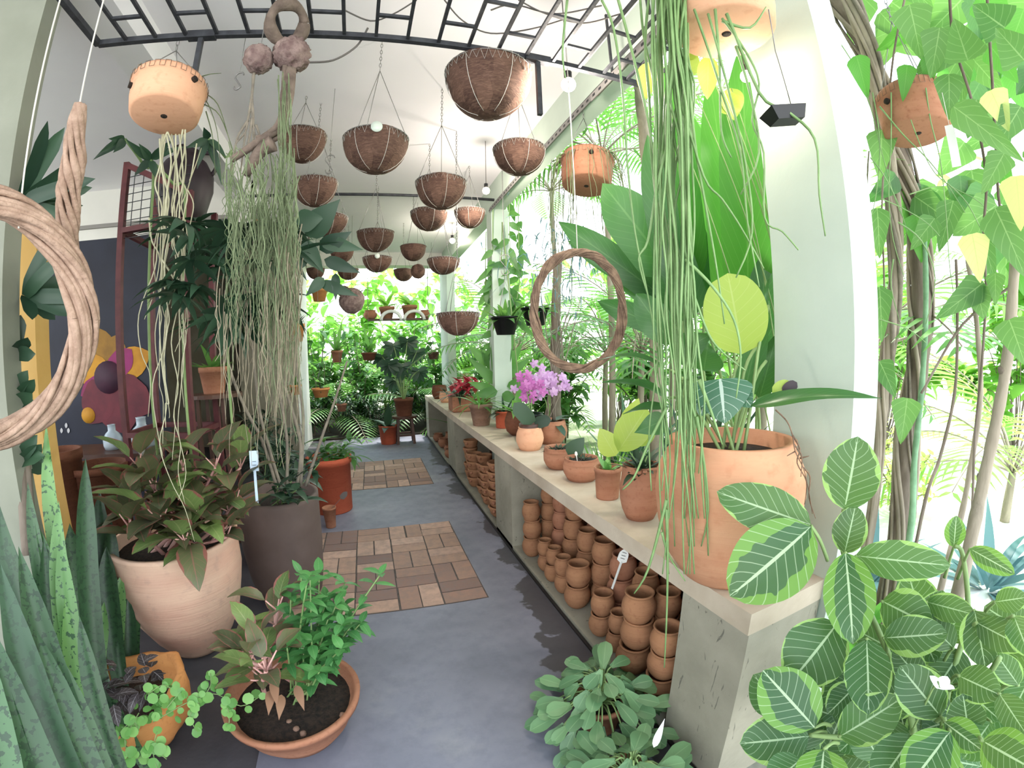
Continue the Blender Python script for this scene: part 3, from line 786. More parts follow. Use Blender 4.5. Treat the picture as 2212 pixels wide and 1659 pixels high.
coir_ball(743, 630, 26, .16, 'small coir ball hanging just before the mossy one')

# ------------------------------------------------------------------ terracotta hanging drums
def drum(px, py, wpx, D, label, mat, hratio=.62, tilt=(0, 0), ztop=ZT, holes=((200, .75),), wires=True, face=.0):
    d = D / siz(px, py, wpx, 1.0); c = P(px, py, d); r = D / 2; h = D * hratio
    t = thing('hanging_clay_pot', label, 'pot', c, 'hanging terracotta pots')
    vd = (c - EYE); vd.z = 0; rot = Matrix.Rotation(-face, 3, vd.normalized().cross(V((0, 0, 1)))) @ Matrix.Rotation(tilt[0], 3, 'X') @ Matrix.Rotation(tilt[1], 3, 'Y')
    pr = [(0, -h / 2), (r * .84, -h / 2), (r * .92, -h * .46), (r * .98, -h * .1), (r * .985, h * .28), (r * 1.02, h * .31), (r * 1.03, h * .42), (r * .99, h * .5), (r * .88, h * .5), (r * .85, 0), (r * .78, -h * .4), (0, -h * .42)]
    mb = MB(); mb.lathe(pr, 36, c, rot); mb.build('pot_body', M[mat], t)
    f = EYE - c; f.z = 0; a0 = atan2(f.y, f.x)
    for da, zz in holes:
        a = a0 + radians(da); n_ = V((cos(a), sin(a), 0)); q = c + rot @ (n_ * r * .965 + V((0, 0, h * zz)))
        mb = MB(); mb.lathe([(0, 0), (r * .085, 0), (r * .085, .014), (0, .014)], 14, q, (rot @ n_).to_track_quat('Z', 'Y').to_matrix()); mb.build('drain_hole', M['soil'], t)
    q = c + rot @ V((0, 0, -h / 2 - .001)); mb = MB(); mb.lathe([(0, 0), (r * .09, 0), (r * .09, .002), (0, .002)], 14, q, rot); mb.build('drain_hole', M['soil'], t)
    mb = MB(); mb.lathe([(0, h * .40), (r * .86, h * .40), (r * .86, h * .38), (0, h * .38)], 24, c, rot); mb.build('soil', M['soil'], t)
    if wires:
        top = c + rot @ V((0, 0, h / 2))
        hook_up(t, V((c.x, c.y, 0)), top.z, r * .95, ztop, 3)
        mb = MB(); pts = []
        for k in range(48):
            a = 2 * pi * k / 48
            for zz in ((.46, .27) if k % 2 else (.27, .46)): pts.append(c + rot @ V((r * 1.045 * cos(a), r * 1.045 * sin(a), h * zz)))
        mb.tube(pts, .0013, 4)
        mb.build('rim_tie', M['vinebrown'], t)
    return t, c, r, h
def strands(t, name, mat, origins, rr, seg=5, tip=.4):
    """origins: list of polylines"""
    mb = MB()
    for pts in origins: mb.tube(spline(pts, 4), rr * R.uniform(.75, 1.2), seg, rr * tip)
    return mb.build(name, mat, t)
def droop(a, length, spread, wig, n=7, out=None):
    """polyline that leaves a, arches out and hangs down"""
    p = V(a); pts = [p.copy()]; o = out or V((R.uniform(-1, 1), R.uniform(-1, 1), 0)).normalized()
    v = o * spread + V((0, 0, .03)); dl = length / n
    for k in range(n):
        p = p + V((v.x * (.6 ** k) + R.uniform(-wig, wig), v.y * (.6 ** k) + R.uniform(-wig, wig), -dl * (1 if k else .35)))
        pts.append(p.copy())
    return pts
def pxline(pts, d0, d1=None, flat=False):
    d1 = d1 or d0; n = len(pts)
    if flat: return [PH(x, y, d0 + (d1 - d0) * i / (n - 1)) for i, (x, y) in enumerate(pts)]
    return [P(x, y, d0 + (d1 - d0) * i / (n - 1)) for i, (x, y) in enumerate(pts)]

# left pot with long pale branching strands
t1, c1, r1, h1 = drum(361, 217, 166, .30, 'peach clay pot hanging at upper left with pale stringy stems dangling to the red-leaved plant', 'terra_pink', .52, (0, .04), ZT, ((35, .2), (-75, .05)), face=.16)
d1 = (c1 - EYE).length; hz1 = math.hypot(c1.x, c1.y)
G = []
for pts in (((362, 285), (352, 310), (345, 360), (335, 400), (350, 450), (340, 520), (335, 580), (300, 680), (305, 760), (325, 815), (320, 900)),
            ((362, 285), (378, 330), (382, 400), (372, 470), (380, 560), (388, 640), (370, 740), (385, 830), (375, 900), (390, 960), (385, 1020), (400, 1090)),
            ((395, 280), (385, 330), (370, 370), (360, 440), (365, 520), (350, 600), (345, 700), (350, 790), (360, 880), (345, 960), (370, 1040), (400, 1100), (420, 1170)),
            ((400, 280), (398, 330), (388, 380), (405, 420), (395, 480), (400, 560), (395, 650), (398, 760), (390, 850), (385, 930), (402, 1020), (385, 1080)),
            ((345, 300), (350, 370), (365, 430), (355, 500), (352, 580), (362, 660), (355, 750), (330, 830), (340, 930), (352, 985)),
            ((425, 310), (415, 370), (405, 410), (388, 460), (398, 520), (385, 600)), ((405, 410), (418, 440), (412, 480), (395, 560), (390, 620)),
            ((410, 390), (425, 350), (435, 320)), ((322, 470), (328, 520), (345, 560), (330, 640), (312, 690)), ((350, 560), (395, 640), (400, 700), (378, 760)),
            ((360, 470), (340, 500), (332, 560), (338, 620)), ((372, 470), (352, 540), (348, 640), (335, 720), (342, 800)), ((380, 640), (402, 720), (392, 800), (398, 880))):
    G.append(pxline(pts, hz1 - .06, hz1 + .05, True))
for k in range(10):
    x = R.uniform(345, 405); G.append(pxline([(x + R.uniform(-9, 9), 290 + j * R.uniform(52, 60)) for j in range(R.randint(8, 13))], hz1 + R.uniform(-.1, .1), None, True))
strands(t1, 'stem', L['strandpale'], G, .0036)
G = []
for pts in (((440, 200), (470, 225), (492, 290), (505, 340)), ((440, 225), (475, 250), (505, 330), (520, 380)), ((440, 215), (452, 230), (470, 290), (480, 400)), ((445, 240), (460, 300), (465, 380)), ((436, 165), (455, 160), (478, 158)), ((300, 140), (360, 138), (420, 145))):
    G.append(pxline(pts, d1 + .05))
strands(t1, 'side_stem', L['strandgrey'], G, .003)

# pot at the middle column, with fine brown-green strands
t2, c2, r2, h2 = drum(1268, 372, 114, .34, 'tan clay pot with fine dangling roots, hanging above the slim wreath', 'terra', .62, (.0, .1), ZB, ((10, .2),), face=.12)
G = []
for k in range(64):
    a = R.uniform(0, 6.28); e = c2 + V((cos(a) * r2, sin(a) * r2, h2 * .45))
    G.append(droop(e, R.uniform(.25, 1.15), .035, .014, 7, V((cos(a), sin(a), 0))))
strands(t2, 'stem', L['strandgrey'], G, .0028)
mb = MB()
for k in range(14):
    a = R.uniform(0, 6.28); mb.leaf(c2 + V((0, 0, h2 * .4)), ud(a, R.uniform(.4, 1.2)), (0, 0, 1), R.uniform(.1, .2), .025, 'lance', .9, n=5)
mb.build('foliage', L['palm'], t2)

# pot right of the near column
t3, c3, r3, h3 = drum(1975, 247, 160, .30, 'tan clay pot tied at the rim, hanging outside to the right of the near column', 'terra', .60, (.0, -.05), 3.3, ((-38, .1),), face=.14)
d3 = (c3 - EYE).length; hz3 = math.hypot(c3.x, c3.y)
G = []
for pts in (((1760, 0), (1800, 70), (1850, 150), (1880, 230), (1905, 330), (1930, 420), (1950, 470)), ((1885, 200), (1900, 300), (1895, 400), (1880, 470), (1850, 500), (1843, 600), (1850, 640)), ((1870, 500), (1862, 560), (1890, 640), (1880, 700), (1860, 760), (1840, 800)), ((1870, 770), (1880, 800)),
            ((1925, 200), (1925, 300), (1920, 420), (1930, 520), (1960, 620)), ((1940, 180), (1975, 280), (2010, 360), (2050, 400), (2120, 440), (2180, 520)), ((2000, 190), (2010, 260), (2030, 340), (2040, 420), (2050, 560), (2060, 640), (2065, 760)),
            ((1900, 230), (1950, 290), (2000, 340), (2040, 390), (2085, 460)), ((1965, 420), (2010, 405), (2040, 402)), ((1905, 430), (1950, 450), (2000, 480), (2030, 510)), ((2045, 395), (2090, 440), (2130, 520)), ((1900, 690), (1960, 710), (2000, 740)),
            ((1880, 340), (1910, 380), (1940, 440), (1960, 500)), ((1930, 560), (1925, 620), (1945, 700)), ((1940, 480), (1990, 520), (2020, 600), (2000, 700))):
    G.append(pxline(pts, hz3 - .14, hz3 - .06, True))
strands(t3, 'stem', L['strand'], G, .0034)

tw = thing('white_plant_tag', 'long white plastic tag hanging below the clay pot outside by the near column', 'label', P(2052, 275, 1.8))
mb = MB(); q0_, q1_ = P(2050, 270, 1.8), P(2067, 360, 1.8); mb.bar(q0_, q1_, siz(2060, 300, 20, 1.8), .002); mb.build('strip', M['tagw'], tw, False)
mb = MB(); mb.tube([q0_, P(2035, 200, 1.85)], .001, 4); mb.build('thread', M['thread'], tw)
# big pot at the top with the thick curtain of green stems
t4, c4, r4, h4 = drum(1560, 22, 232, .34, 'clay pot at the very top with a thick curtain of long green stems', 'terra_pink', .55, (.05, -.03), ZT, ((25, -.1),))
d4 = (c4 - EYE).length; hz4 = math.hypot(c4.x, c4.y)
G = []
for k in range(40):       # main bundle
    xs = 1395 + 90 * R.random(); xe = 1420 + (xs - 1395) * .95 + R.uniform(-16, 22); yb = R.choice([700, 900, 960, 1000, 1060, 1120, 1180, 1240])
    n = 9; hh_ = hz4 - .12 + R.uniform(-.05, .05); ph_ = R.uniform(0, 6); G.append([PH(xs + (xe - xs) * (j / n) + R.uniform(-9, 9) + 7 * sin(j * .8 + ph_), -30 + (yb + 30) * j / n, hh_ + R.uniform(-.01, .01)) for j in range(n + 1)])
for pts in (((1300, 0), (1325, 60), (1345, 200), (1355, 350), (1372, 500), (1400, 640), (1420, 760)), ((1225, 0), (1215, 110), (1222, 170)), ((1330, -20), (1370, 130), (1400, 260), (1412, 330), (1430, 420), (1450, 560)),
            ((1445, 300), (1420, 400), (1400, 520), (1380, 560), (1400, 640)), ((1560, 40), (1610, 110), (1640, 180), (1625, 260), (1650, 330), (1652, 470), (1690, 500), (1725, 540)),
            ((1560, 45), (1620, 60), (1655, 15)), ((1570, 30), (1640, 200), (1700, 240), (1760, 300), (1770, 420), (1783, 510)), ((1500, 20), (1560, 200), (1600, 330), (1615, 480), (1640, 620)),
            ((1530, 30), (1570, 180), (1610, 350), (1625, 500), (1590, 600)), ((1470, 220), (1520, 380), (1560, 430), (1600, 490), (1650, 580)), ((1545, 20), (1555, 150), (1558, 280), (1580, 340)),
            ((1480, 120), (1500, 300), (1520, 420), (1545, 560), (1565, 700)), ((1480, 560), (1540, 620), (1585, 690), (1600, 770), (1590, 860)), ((1500, 640), (1530, 720), (1560, 760), (1610, 800)),
            ((1440, 880), (1400, 960), (1370, 1030), (1345, 1058)), ((1440, 1080), (1400, 1230), (1370, 1282)), ((1430, 1150), (1445, 1200), (1480, 1255)), ((1440, 1100), (1442, 1250), (1435, 1442)), ((1505, 900), (1520, 1000), (1530, 1200)), ((1490, 860), (1515, 960), (1530, 1100), (1515, 1180)),
            ((1510, 820), (1540, 900), (1560, 960)), ((1590, 100), (1620, 200), (1640, 330), (1600, 420)), ((1480, 0), (1470, 100), (1500, 180), (1490, 320))):
    n = len(pts); G.append([PH(x, y, hz4 - .14 + .04 * i / n) for i, (x, y) in enumerate(pts)])
strands(t4, 'stem', L['strand'], G, .005)

# ------------------------------------------------------------------ woven wreaths
def wreath(name, c, nrm, rx, rz, tube, nstr, label, mat, wob=.12, hang=None, arc=(0, 2 * pi), turns=5, squash=1.0, loose=3):
    c = V(c); n_ = V(nrm).normalized(); sx = V((0, 0, 1)).cross(n_).normalized(); sz = n_.cross(sx)
    t = thing(name, label, 'wreath', c)
    closed = arc[1] - arc[0] > 6.2
    for s in range(nstr):
        mb = MB(); pts = []; ph = 2 * pi * s / nstr; N = 64; rr = tube * R.uniform(.75, 1.1) * (.55 if s % 3 == 0 else .8)
        for k in range(N + 1):
            a = arc[0] + (arc[1] - arc[0]) * k / N; b = ph + turns * a
            off = rr * (1 + wob * sin(3 * a + s))
            rad = V((sx * cos(a) * 1 + sz * sin(a)))
            pts.append(c + sx * cos(a) * rx + sz * sin(a) * rz + rad * off * cos(b) + n_ * off * sin(b))
        mb.tube(pts, tube * R.uniform(.19, .31), 7, cap=not closed); mb.build('vine', M[mat], t)
    if hang:
        a = hang[1]; top = c + sx * cos(a) * rx + sz * sin(a) * rz
        mb = MB(); mb.tube([top - V((0, 0, tube)), top + V((0, 0, tube * 1.5)), V((top.x, top.y, hang[0]))], .0025, 5); mb.build('hanging_string', M['thread'], t)
    return t
cW = P(-60, 690, 1.45)
wreath('vine_wreath', cW, EYE - cW, siz(60, 690, 245, 1.45), siz(60, 690, 245, 1.45) * 1.02, .040, 17, 'thick pale twisted vine wreath hanging at the left edge of the corridor', 'vinewood', .25, (2.80, 1.2), turns=2)
cR = P(1250, 672, 1.9)
wreath('vine_wreath', cR, (EYE - cR) + V((.25, .1, 0)), siz(1250, 672, 97, 1.9), siz(1250, 672, 127, 1.9), .021, 12, 'slim brown round vine wreath hanging over the orchids', 'vinebrown', .2, (ZB, pi / 2), turns=4)
# twisted vine stick
mb_ = thing('twisted_vine', 'pale twisted vine stick hanging upright above the left wreath', 'vine', P(150, 380, 1.6))
ax = pxline([(172, 225), (160, 330), (148, 430), (145, 520), (150, 600)], 1.6)
axs = spline(ax, 8)
for s in range(7):
    mb = MB(); pts = []
    for k, q in enumerate(axs):
        u = k / (len(axs) - 1); w_ = .019 * (.4 + 1.0 * min(1, u * 3.5)); b = 2 * pi * s / 7 + 7 * u
        pts.append(q + RT * w_ * cos(b) + FW * w_ * sin(b))
    mb.tube(pts, [.0105 * (1 + .25 * sin(i * .9 + s)) for i in range(len(pts))], 7); mb.build('vine', M['vinewood'], mb_)
mb = MB(); mb.tube([ax[0] - V((0, 0, .05)), V((ax[0].x, ax[0].y, ZC))], .0025, 5); mb.build('hanging_string', M['thread'], mb_)
# driftwood ring and its rooted ball
dD = 1.95; cD = P(620, 50, dD); hD = math.hypot(cD.x, cD.y)
t = thing('driftwood', 'weathered driftwood loop with a root ball and long roots hanging from the trellis', 'driftwood', cD)
mb = MB()
rg = [P(620 + 37 * cos(a), 50 + 42 * sin(a), dD + .03 * cos(a)) for a in [2 * pi * k / 30 for k in range(31)]]
mb.tube(rg, [siz(620, 50, 26, dD) / 2 * (1 + .25 * sin(3 * k / 30 * 6.28)) for k in range(31)], 10); mb.build('wood_loop', M['drift'], t)
mb = MB(); mb.ball(P(630, 118, dD - .02), siz(630, 118, 78, dD) / 2, 30, 20, jit=.26); mb.build('root_ball', M['moss'], t)
mb = MB(); st = pxline([(626, 150), (622, 210), (605, 270), (560, 305), (500, 345)], hD, hD + .05, True); mb.tube(spline(st, 5), siz(620, 200, 28, dD) / 2, 9, .012)
for k in range(5): mb.tube(spline([p + rv(.02) for p in st[:4]], 4), .009, 6)
mb.build('trunk', M['drift'], t)
mb = MB(); st = pxline([(590, 310), (560, 330), (530, 380)], hD, hD + .05, True); mb.tube(spline(st, 4), .03, 8, .014); mb.build('branch', M['drift'], t)
mb = MB(); mb.tube([P(612, 12, dD), V((P(612, 12, dD).x, P(612, 12, dD).y, ZT))], .003, 5); mb.build('hanging_wire', M['wire'], t)
# big mass of hanging thin stems below it: origin along the branch
G = []
for k in range(190):
    x = 480 + 160 * R.random() ** .8; y0 = R.uniform(300, 480); yl = y0 + R.uniform(150, 480) * (1.1 if x > 560 else .75); n = 8
    d_ = hD + R.uniform(-.1, .22); dr = R.uniform(-14, 22)
    G.append([PH(x + dr * (j / n) ** 1.5 + R.uniform(-10, 10), y0 + (yl - y0) * j / n, d_ + .05 * j / n) for j in range(n + 1)])
for k in range(16):
    x = 600 + 30 * R.random(); y0 = R.uniform(150, 240); n = 10; yl = R.uniform(500, 900)
    G.append([PH(x + (25 * R.random() - 5) * j / n + R.uniform(-3, 3), y0 + (yl - y0) * j / n, hD - .03 + .06 * j / n) for j in range(n + 1)])
strands(t, 'hanging_stem', L['strandgrey'], G, .0019)
G = []
for k in range(60):
    x = R.uniform(470, 640); y0 = R.uniform(560, 700); yl = y0 + R.uniform(120, 330); n = 6; d_ = hD + R.uniform(-.05, .25)
    G.append([PH(x + R.uniform(-6, 6), y0 + (yl - y0) * j / n, d_) for j in range(n + 1)])
for k in range(40):
    x = R.uniform(595, 650); y0 = R.uniform(470, 620); yl = y0 + R.uniform(120, 400); n = 6; d_ = hD + R.uniform(-.05, .25)
    G.append([PH(x + R.uniform(-6, 6), y0 + (yl - y0) * j / n, d_) for j in range(n + 1)])
strands(t, 'dry_stem', L['straw'], G, .0019)
# smaller root ball
dK = 1.95; cK = P(559, 128, dK); t = thing('root_ball', 'round pinkish root ball with grey forked roots beside the driftwood loop', 'ball', cK)
mb = MB(); mb.ball(cK, siz(559, 128, 66, dK) / 2, 28, 18, jit=.16); mb.build('ball', M['moss'], t)
G = [pxline(p, math.hypot(cK.x, cK.y), None, True) for p in (((549, 158), (545, 200), (538, 245), (530, 285), (508, 315), (500, 380)), ((547, 160), (545, 210), (545, 255), (552, 300), (560, 340)), ((540, 240), (532, 275), (525, 330), (520, 370)), ((545, 255), (540, 290), (530, 340)), ((553, 270), (562, 300), (564, 350)), ((536, 260), (512, 300), (508, 345)), ((544, 215), (548, 260), (545, 330)))]
strands(t, 'root', M['rootgrey'], G, .006)
mb = MB(); mb.tube([cK, V((cK.x, cK.y, ZT))], .002, 5); mb.build('hanging_wire', M['wire'], t)
# loose hooks on chains
for x, y, d_, lab in ((515, 175, 2.1, 'empty steel S hook hanging left of the small root ball'), (712, 355, 3.2, 'empty S hook hanging above the reddish basket'), (1091, 572, 4.2, 'steel S hook holding the black hanging pot')):
    c = P(x, y, d_); mb = MB(); s_ = siz(x, y, 24, d_)
    pts = [c + RT * s_ * .45 * cos(a) + UP * (s_ * .55 + s_ * .4 * sin(a)) for a in [0.2 + k * .5 for k in range(8)]]
    pts += [c - RT * s_ * .35 * cos(a) - UP * (s_ * .55 + s_ * .4 * sin(a)) for a in [pi - .2 - k * .5 + 0 for k in range(7)]][::1]
    mb.tube(spline(pts, 3), .004, 6); mb.tube([pts[3], V((pts[3].x, pts[3].y, ZT if y < 200 else ZC))], .0016, 4)
    tag(mb.build('steel_hook', M['wire'], None, True, c), lab, 'hook')
# black plastic hanging pots with plants
def black_pot(px, py, wpx, D, label, kind):
    d = D / siz(px, py, wpx, 1.0); c = P(px, py, d); r = D / 2; h = D * .62
    t = thing('black_hanging_pot', label, 'pot', c, 'black plastic hanging pots')
    mb = MB(); mb.lathe([(0, -h / 2), (r * .62, -h / 2), (r * .95, h * .42), (r * 1.03, h * .42), (r * 1.03, h * .5), (r * .93, h * .5), (r * .9, h * .3), (0, h * .3)], 26, c); mb.build('pot_body', M['black_plastic'], t)
    hook_up(t, V((c.x, c.y, 0)), c.z + h / 2, r, ZB if c.x > XI else ZC, 3, chain=False)
    mb = MB()
    for k in range(26):
        a = R.uniform(0, 6.28); el = R.uniform(.3, 1.4) if kind else R.uniform(.0, 1.2)
        mb.leaf(c + V((0, 0, h * .3)) + ud(a, 0) * r * .4, ud(a, el), (0, 0, 1), R.uniform(.18, .36), R.uniform(.04, .07), 'lance', R.uniform(.5, 1.6), n=6)
    mb.build('foliage', L['shrub'] if kind else L['palm'], t)
black_pot(1092, 704, 62, .27, 'black plastic pot hanging to the left of the slim wreath', 1)
black_pot(1156, 684, 62, .27, 'black plastic pot hanging behind the left edge of the slim wreath', 0)
# small black clip-on pot on the near column
cB = P(1694, 247, 1.36); t = thing('wall_pot', 'small black pot hung on the near column face, below the lit patch', 'pot', cB)
mb = MB(); rot = Matrix.Rotation(-.25, 3, FW)
vs_b = [cB + rot @ (RT * x + UP * y + FW * z) for x, y, z in ((-.042, -.02, -.02), (.042, -.02, -.02), (.042, -.02, .02), (-.042, -.02, .02), (-.055, .014, -.03), (.055, .014, -.03), (.055, .014, .03), (-.055, .014, .03))]
mb.add(vs_b, [(0, 1, 2, 3), (0, 4, 5, 1), (1, 5, 6, 2), (2, 6, 7, 3), (3, 7, 4, 0)]); o = mb.build('pot_body', M['black_plastic'], t, False); md = o.modifiers.new('thick', 'SOLIDIFY'); md.thickness = .005
mb = MB(); mb.tube([cB + UP * .02 + RT * .03, P(1675, 110, 1.36), P(1660, 20, 1.36)], .0015, 4); mb.build('hanging_wire', M['wire'], t)
# small terracotta pots hung on the far left pillar and before the far greenery
def clay_pot_prof(r, h, lip=.1):
    return [(0, 0), (r * .68, 0), (r * .92, h * .8), (r * 1.0, h * .8), (r * 1.02, h), (r * .9, h), (r * .84, h * .75), (0, h * .75)]
def small_hung(px, py, wpx, D, label, leafk='palmdark', n=12, bl=.16, mat='terra_orange', hr=.7, wires=False):
    d = D / siz(px, py, wpx, 1.0); c = P(px, py, d); r = D / 2; h = D * hr
    t = thing('small_clay_pot', label, 'pot', c, 'small hanging clay pots')
    mb = MB(); mb.lathe([(a, b - h / 2) for a, b in clay_pot_prof(r, h)], 22, c); mb.build('pot_body', M[mat], t)
    mb = MB()
    for k in range(n):
        a = R.uniform(0, 6.28); mb.leaf(c + V((0, 0, h * .3)), ud(a, R.uniform(.2, 1.4)), (0, 0, 1), bl * R.uniform(.7, 1.5), bl * .2, 'lance', R.uniform(.3, 1.5), n=5)
    if n: mb.build('foliage', L[leafk], t)
    mb = MB(); mb.tube([c + V((0, 0, h / 2)), V((c.x, c.y, ZC if c.y < 8 else 3.2))], .002, 4)
    for k in range(3): mb.tube([c + V((r * cos(k * 2.1), r * sin(k * 2.1), h / 2)), c + V((0, 0, h / 2 + r * 2))], .002, 4)
    mb.build('hanging_wire', M['wire'], t)
    return c
small_hung(690, 638, 37, .26, 'small orange pot hanging left of the mossy coir ball', 'palmdark', 14, .22)
small_hung(693, 848, 40, .26, 'shallow orange pot hanging low before the dark undergrowth', 'shrubdark', 8, .14, hr=.5)
small_hung(640, 719, 38, .22, 'orange clay pot with split side hung on the left pillar', 'palmdark', 14, .2, hr=1.0)
small_hung(637, 842, 30, .19, 'clay pot on the left pillar with a pale trailing plant', 'shrub', 16, .16)
small_hung(728, 770, 26, .2, 'brown clay pot with strap leaves on the left of the far opening', 'palm', 18, .4, 'terra', 1.0)
small_hung(738, 880, 24, .18, 'small brown pot low down beside the shallow orange pot', 'shrubdark', 8, .15, 'terra')
small_hung(936, 768, 26, .2, 'small basket-like pot hanging left of the far column', 'shrub', 5, .1, 'fibre', .6)
small_hung(797, 770, 34, .28, 'wide brown pot with thin arching leaves at the far opening', 'palm', 22, .4, 'terra_dark', .5)
small_hung(545, 490, 26, .14, 'small ochre pot buried in the hanging roots', 'palmdark', 6, .15, 'terra_orange', 1.1)
small_hung(325, 560, 22, .16, 'small orange pot hanging among the strands before the blue wall', 'palmdark', 6, .15, 'terra_orange', .6)
# far hanging board with clay pots
dB = 8.1; a, b = aty(795, 690, dB), aty(925, 690, dB)
t = thing('hanging_board', 'dark board hanging in the far opening with clay pots on it', 'shelf', (a + b) / 2)
mb = MB(); mb.box((a.x, dB - .1, a.z - .03), (b.x, dB + .1, a.z)); mb.build('board', M['brown_jar'], t, False)
for q in (a, b):
    mb = MB(); mb.tube([q, V((q.x, dB, 3.16))], .006, 5); mb.build('hanging_cord', M['cable'], t)
for i, (x, w_, hh_, lab) in enumerate(((800, 30, .16, 'round orange pot at the left end of the far hanging board'), (836, 34, .22, 'brown pot with a leafy cutting, second on the far hanging board'), (885, 34, .24, 'brown pot, third on the far hanging board'), (918, 22, .15, 'round orange pot at the right end of the far hanging board'))):
    p = aty(x, 690, dB); r = siz(x, 690, w_, dB) / 2
    tt = thing('small_clay_pot', lab, 'pot', (p.x, dB, a.z)); mb = MB(); mb.lathe(clay_pot_prof(r, hh_) if i in (1, 2) else jar_prof(r, hh_), 20, (p.x, dB, a.z + .001)); mb.build('pot_body', M['terra'], tt)
    if i in (1, 2):
        mb = MB()
        for k in range(10): mb.leaf((p.x, dB, a.z + hh_), ud(R.uniform(0, 6.28), R.uniform(.3, 1.4)), (0, 0, 1), .35, .1, 'ovate', .7, n=5)
        mb.build('foliage', L['shrubbright'], tt)
for x, lab in ((845, 'white curved tile leaning on the far hanging board, left'), (895, 'white curved tile leaning on the far hanging board, right')):
    p = aty(x, 690, dB - .16); mb = MB(); mb.tube([V((p.x + .18 * cos(q), dB - .16, a.z - .035 + .16 * sin(q))) for q in [pi * k / 10 for k in range(11)]], .03, 7)
    tag(mb.build('curved_tile', M['tagw'], None, True, p), lab, 'tile')
# ------------------------------------------------------------------ pots standing about
def rimpot(r, h, base=.62, lip=.09, rt=None, th=.1):
    return [(0, 0), (base * r, 0), (base * r * 1.02, .01), (r * .95, h * (1 - lip)), (r, h * (1 - lip)), (r * 1.02, h), (r * (1 - th), h), (r * (.93 - th), h * .8), (0, h * .8)]
def bellypot(r, h, base=.6, neck=.8, b=.5, soil=.86):
    return [(0, 0), (base * r, 0), (r * .86, h * .18), (r * .98, h * .38), (r, h * b), (r * .95, h * .72), (r * (neck + .04), h * .9), (r * neck, h * .95), (r * (neck + .03), h), (r * (neck - .08), h), (r * (neck - .1), h * soil), (0, h * soil)]
def jarneck(r, h):
    return [(0, 0), (.62 * r, 0), (.9 * r, .15 * h), (r, .36 * h), (.98 * r, .52 * h), (.82 * r, .72 * h), (.70 * r, .78 * h), (.70 * r, .96 * h), (.74 * r, h), (.64 * r, h), (.62 * r, .9 * h), (0, .9 * h)]
def place(px, py, z, wpx, pytop, base=.62):
    """centre, radius and height of a pot whose near foot shows at (px,py) on the level z"""
    p = atz(px, py, z); d0 = (p - EYE).length; r = siz(px, (py + pytop) / 2, wpx, d0) / 2
    f = V((p.x, p.y, 0)).normalized(); c = p + f * r * base
    r *= (c - EYE).length / d0
    q = aty(px, pytop, c.y); return V((c.x, c.y, z)), r, max(.04, q.z - z)
def pot_thing(name, label, cat, c, prof, mat, group=None, seg=36, soilr=None, wob=0):
    t = thing(name, label, cat, c, group)
    mb = MB(); mb.lathe(prof, seg, c, wob=wob, rnd=1.3); mb.build('pot', M[mat], t)
    if soilr:
        r, z = soilr; mb = MB(); mb.lathe([(0, z - .004), (r, z - .004), (r, z), (r * .5, z + .008), (0, z + .012)], 24, c); mb.build('soil', M['soil'], t)
    return t
def tuft(c, cnt, Lr, W, prof, el=(.3, 1.4), bend=(.4, 1.4), r0=.02, mb=None, **kw):
    mb = mb or MB()
    for k in range(cnt):
        a = R.uniform(0, 2 * pi)
        mb.leaf(V(c) + ud(a, 0) * r0 * R.random(), ud(a, R.uniform(*el)), (0, 0, 1), R.uniform(*Lr), W * R.uniform(.8, 1.2), prof, R.uniform(*bend), **kw)
    return mb
def leaves_px(mb, spec, default_d=1.2, **kw):
    for s in spec:
        (a, b, w) = s[:3]; d = s[3] if len(s) > 3 else default_d; o = s[4] if len(s) > 4 else {}
        k = dict(kw); k.update(o)
        dd = k.pop('dd', .03)
        mb.leafpx(P(a[0], a[1], d + R.uniform(-.01, .01)), P(b[0], b[1], d - dd), siz(b[0], b[1], w, d), **k)
    return mb

# -- the big terracotta pot beside the near column
cb = V((1.052, .985, ZS)); rb, hb = .245, .465
t = pot_thing('large_clay_pot', 'large orange clay pot of big-leaved philodendrons on the near end of the shelf', 'pot', cb,
              [(0, 0), (.125, 0), (.14, .012), (.195, .09), (.232, .20), (rb, .30), (.238, .37), (.215, .42), (.20, .44), (.205, hb), (.18, hb), (.175, .41), (0, .41)], 'terra_big', soilr=(.172, .415), seg=48)
mb = MB(); leaves_px(mb, [
    ((1446, 802), (1292, 772), 58, 1.62, dict(bend=.9, prof='lance', nrm=(0, -.2, 1))), ((1442, 862), (1302, 822), 58, 1.60, dict(bend=.8, prof='lance', nrm=(-.2, -.2, 1))),
    ((1446, 880), (1345, 892), 44, 1.58, dict(bend=.5, prof='lance', nrm=(0, -.3, 1))), ((1452, 745), (1374, 634), 72, 1.72, dict(prof='ellip')), ((1600, 880), (1660, 600), 60, 1.75, dict(prof='lance')),
    ((1450, 770), (1540, 720), 70, 1.7), ((1520, 800), (1530, 740), 80, 1.75), ((1640, 860), (1678, 720), 60, 1.8, dict(prof='ovate')), ((1440, 905), (1370, 935), 50, 1.6)], 1.6, prof='lance', bend=.5, half=2, n=12, fold=.2, wave=.03)
mb.build('foliage', L['big'], t)
mb = MB(); leaves_px(mb, [((1603, 765), (1572, 590), 138, 1.55, dict(prof='round', bend=.25, fold=.06))], n=14, half=3); mb.build('yellow_leaf', L['yellow'], t)['label'] = 'large round yellow-green leaf'
mb = MB(); leaves_px(mb, [((1556, 818), (1565, 915), 128, 1.36, dict(prof='heart', bend=.5, fold=-.1)), ((1535, 830), (1512, 900), 70, 1.38, dict(prof='heart', bend=.4)), ((1590, 840), (1625, 880), 60, 1.38, dict(prof='heart', bend=.4))], n=12, half=3); mb.build('veined_leaf', L['white'], t)['label'] = 'blue-green leaf with whitish veins'
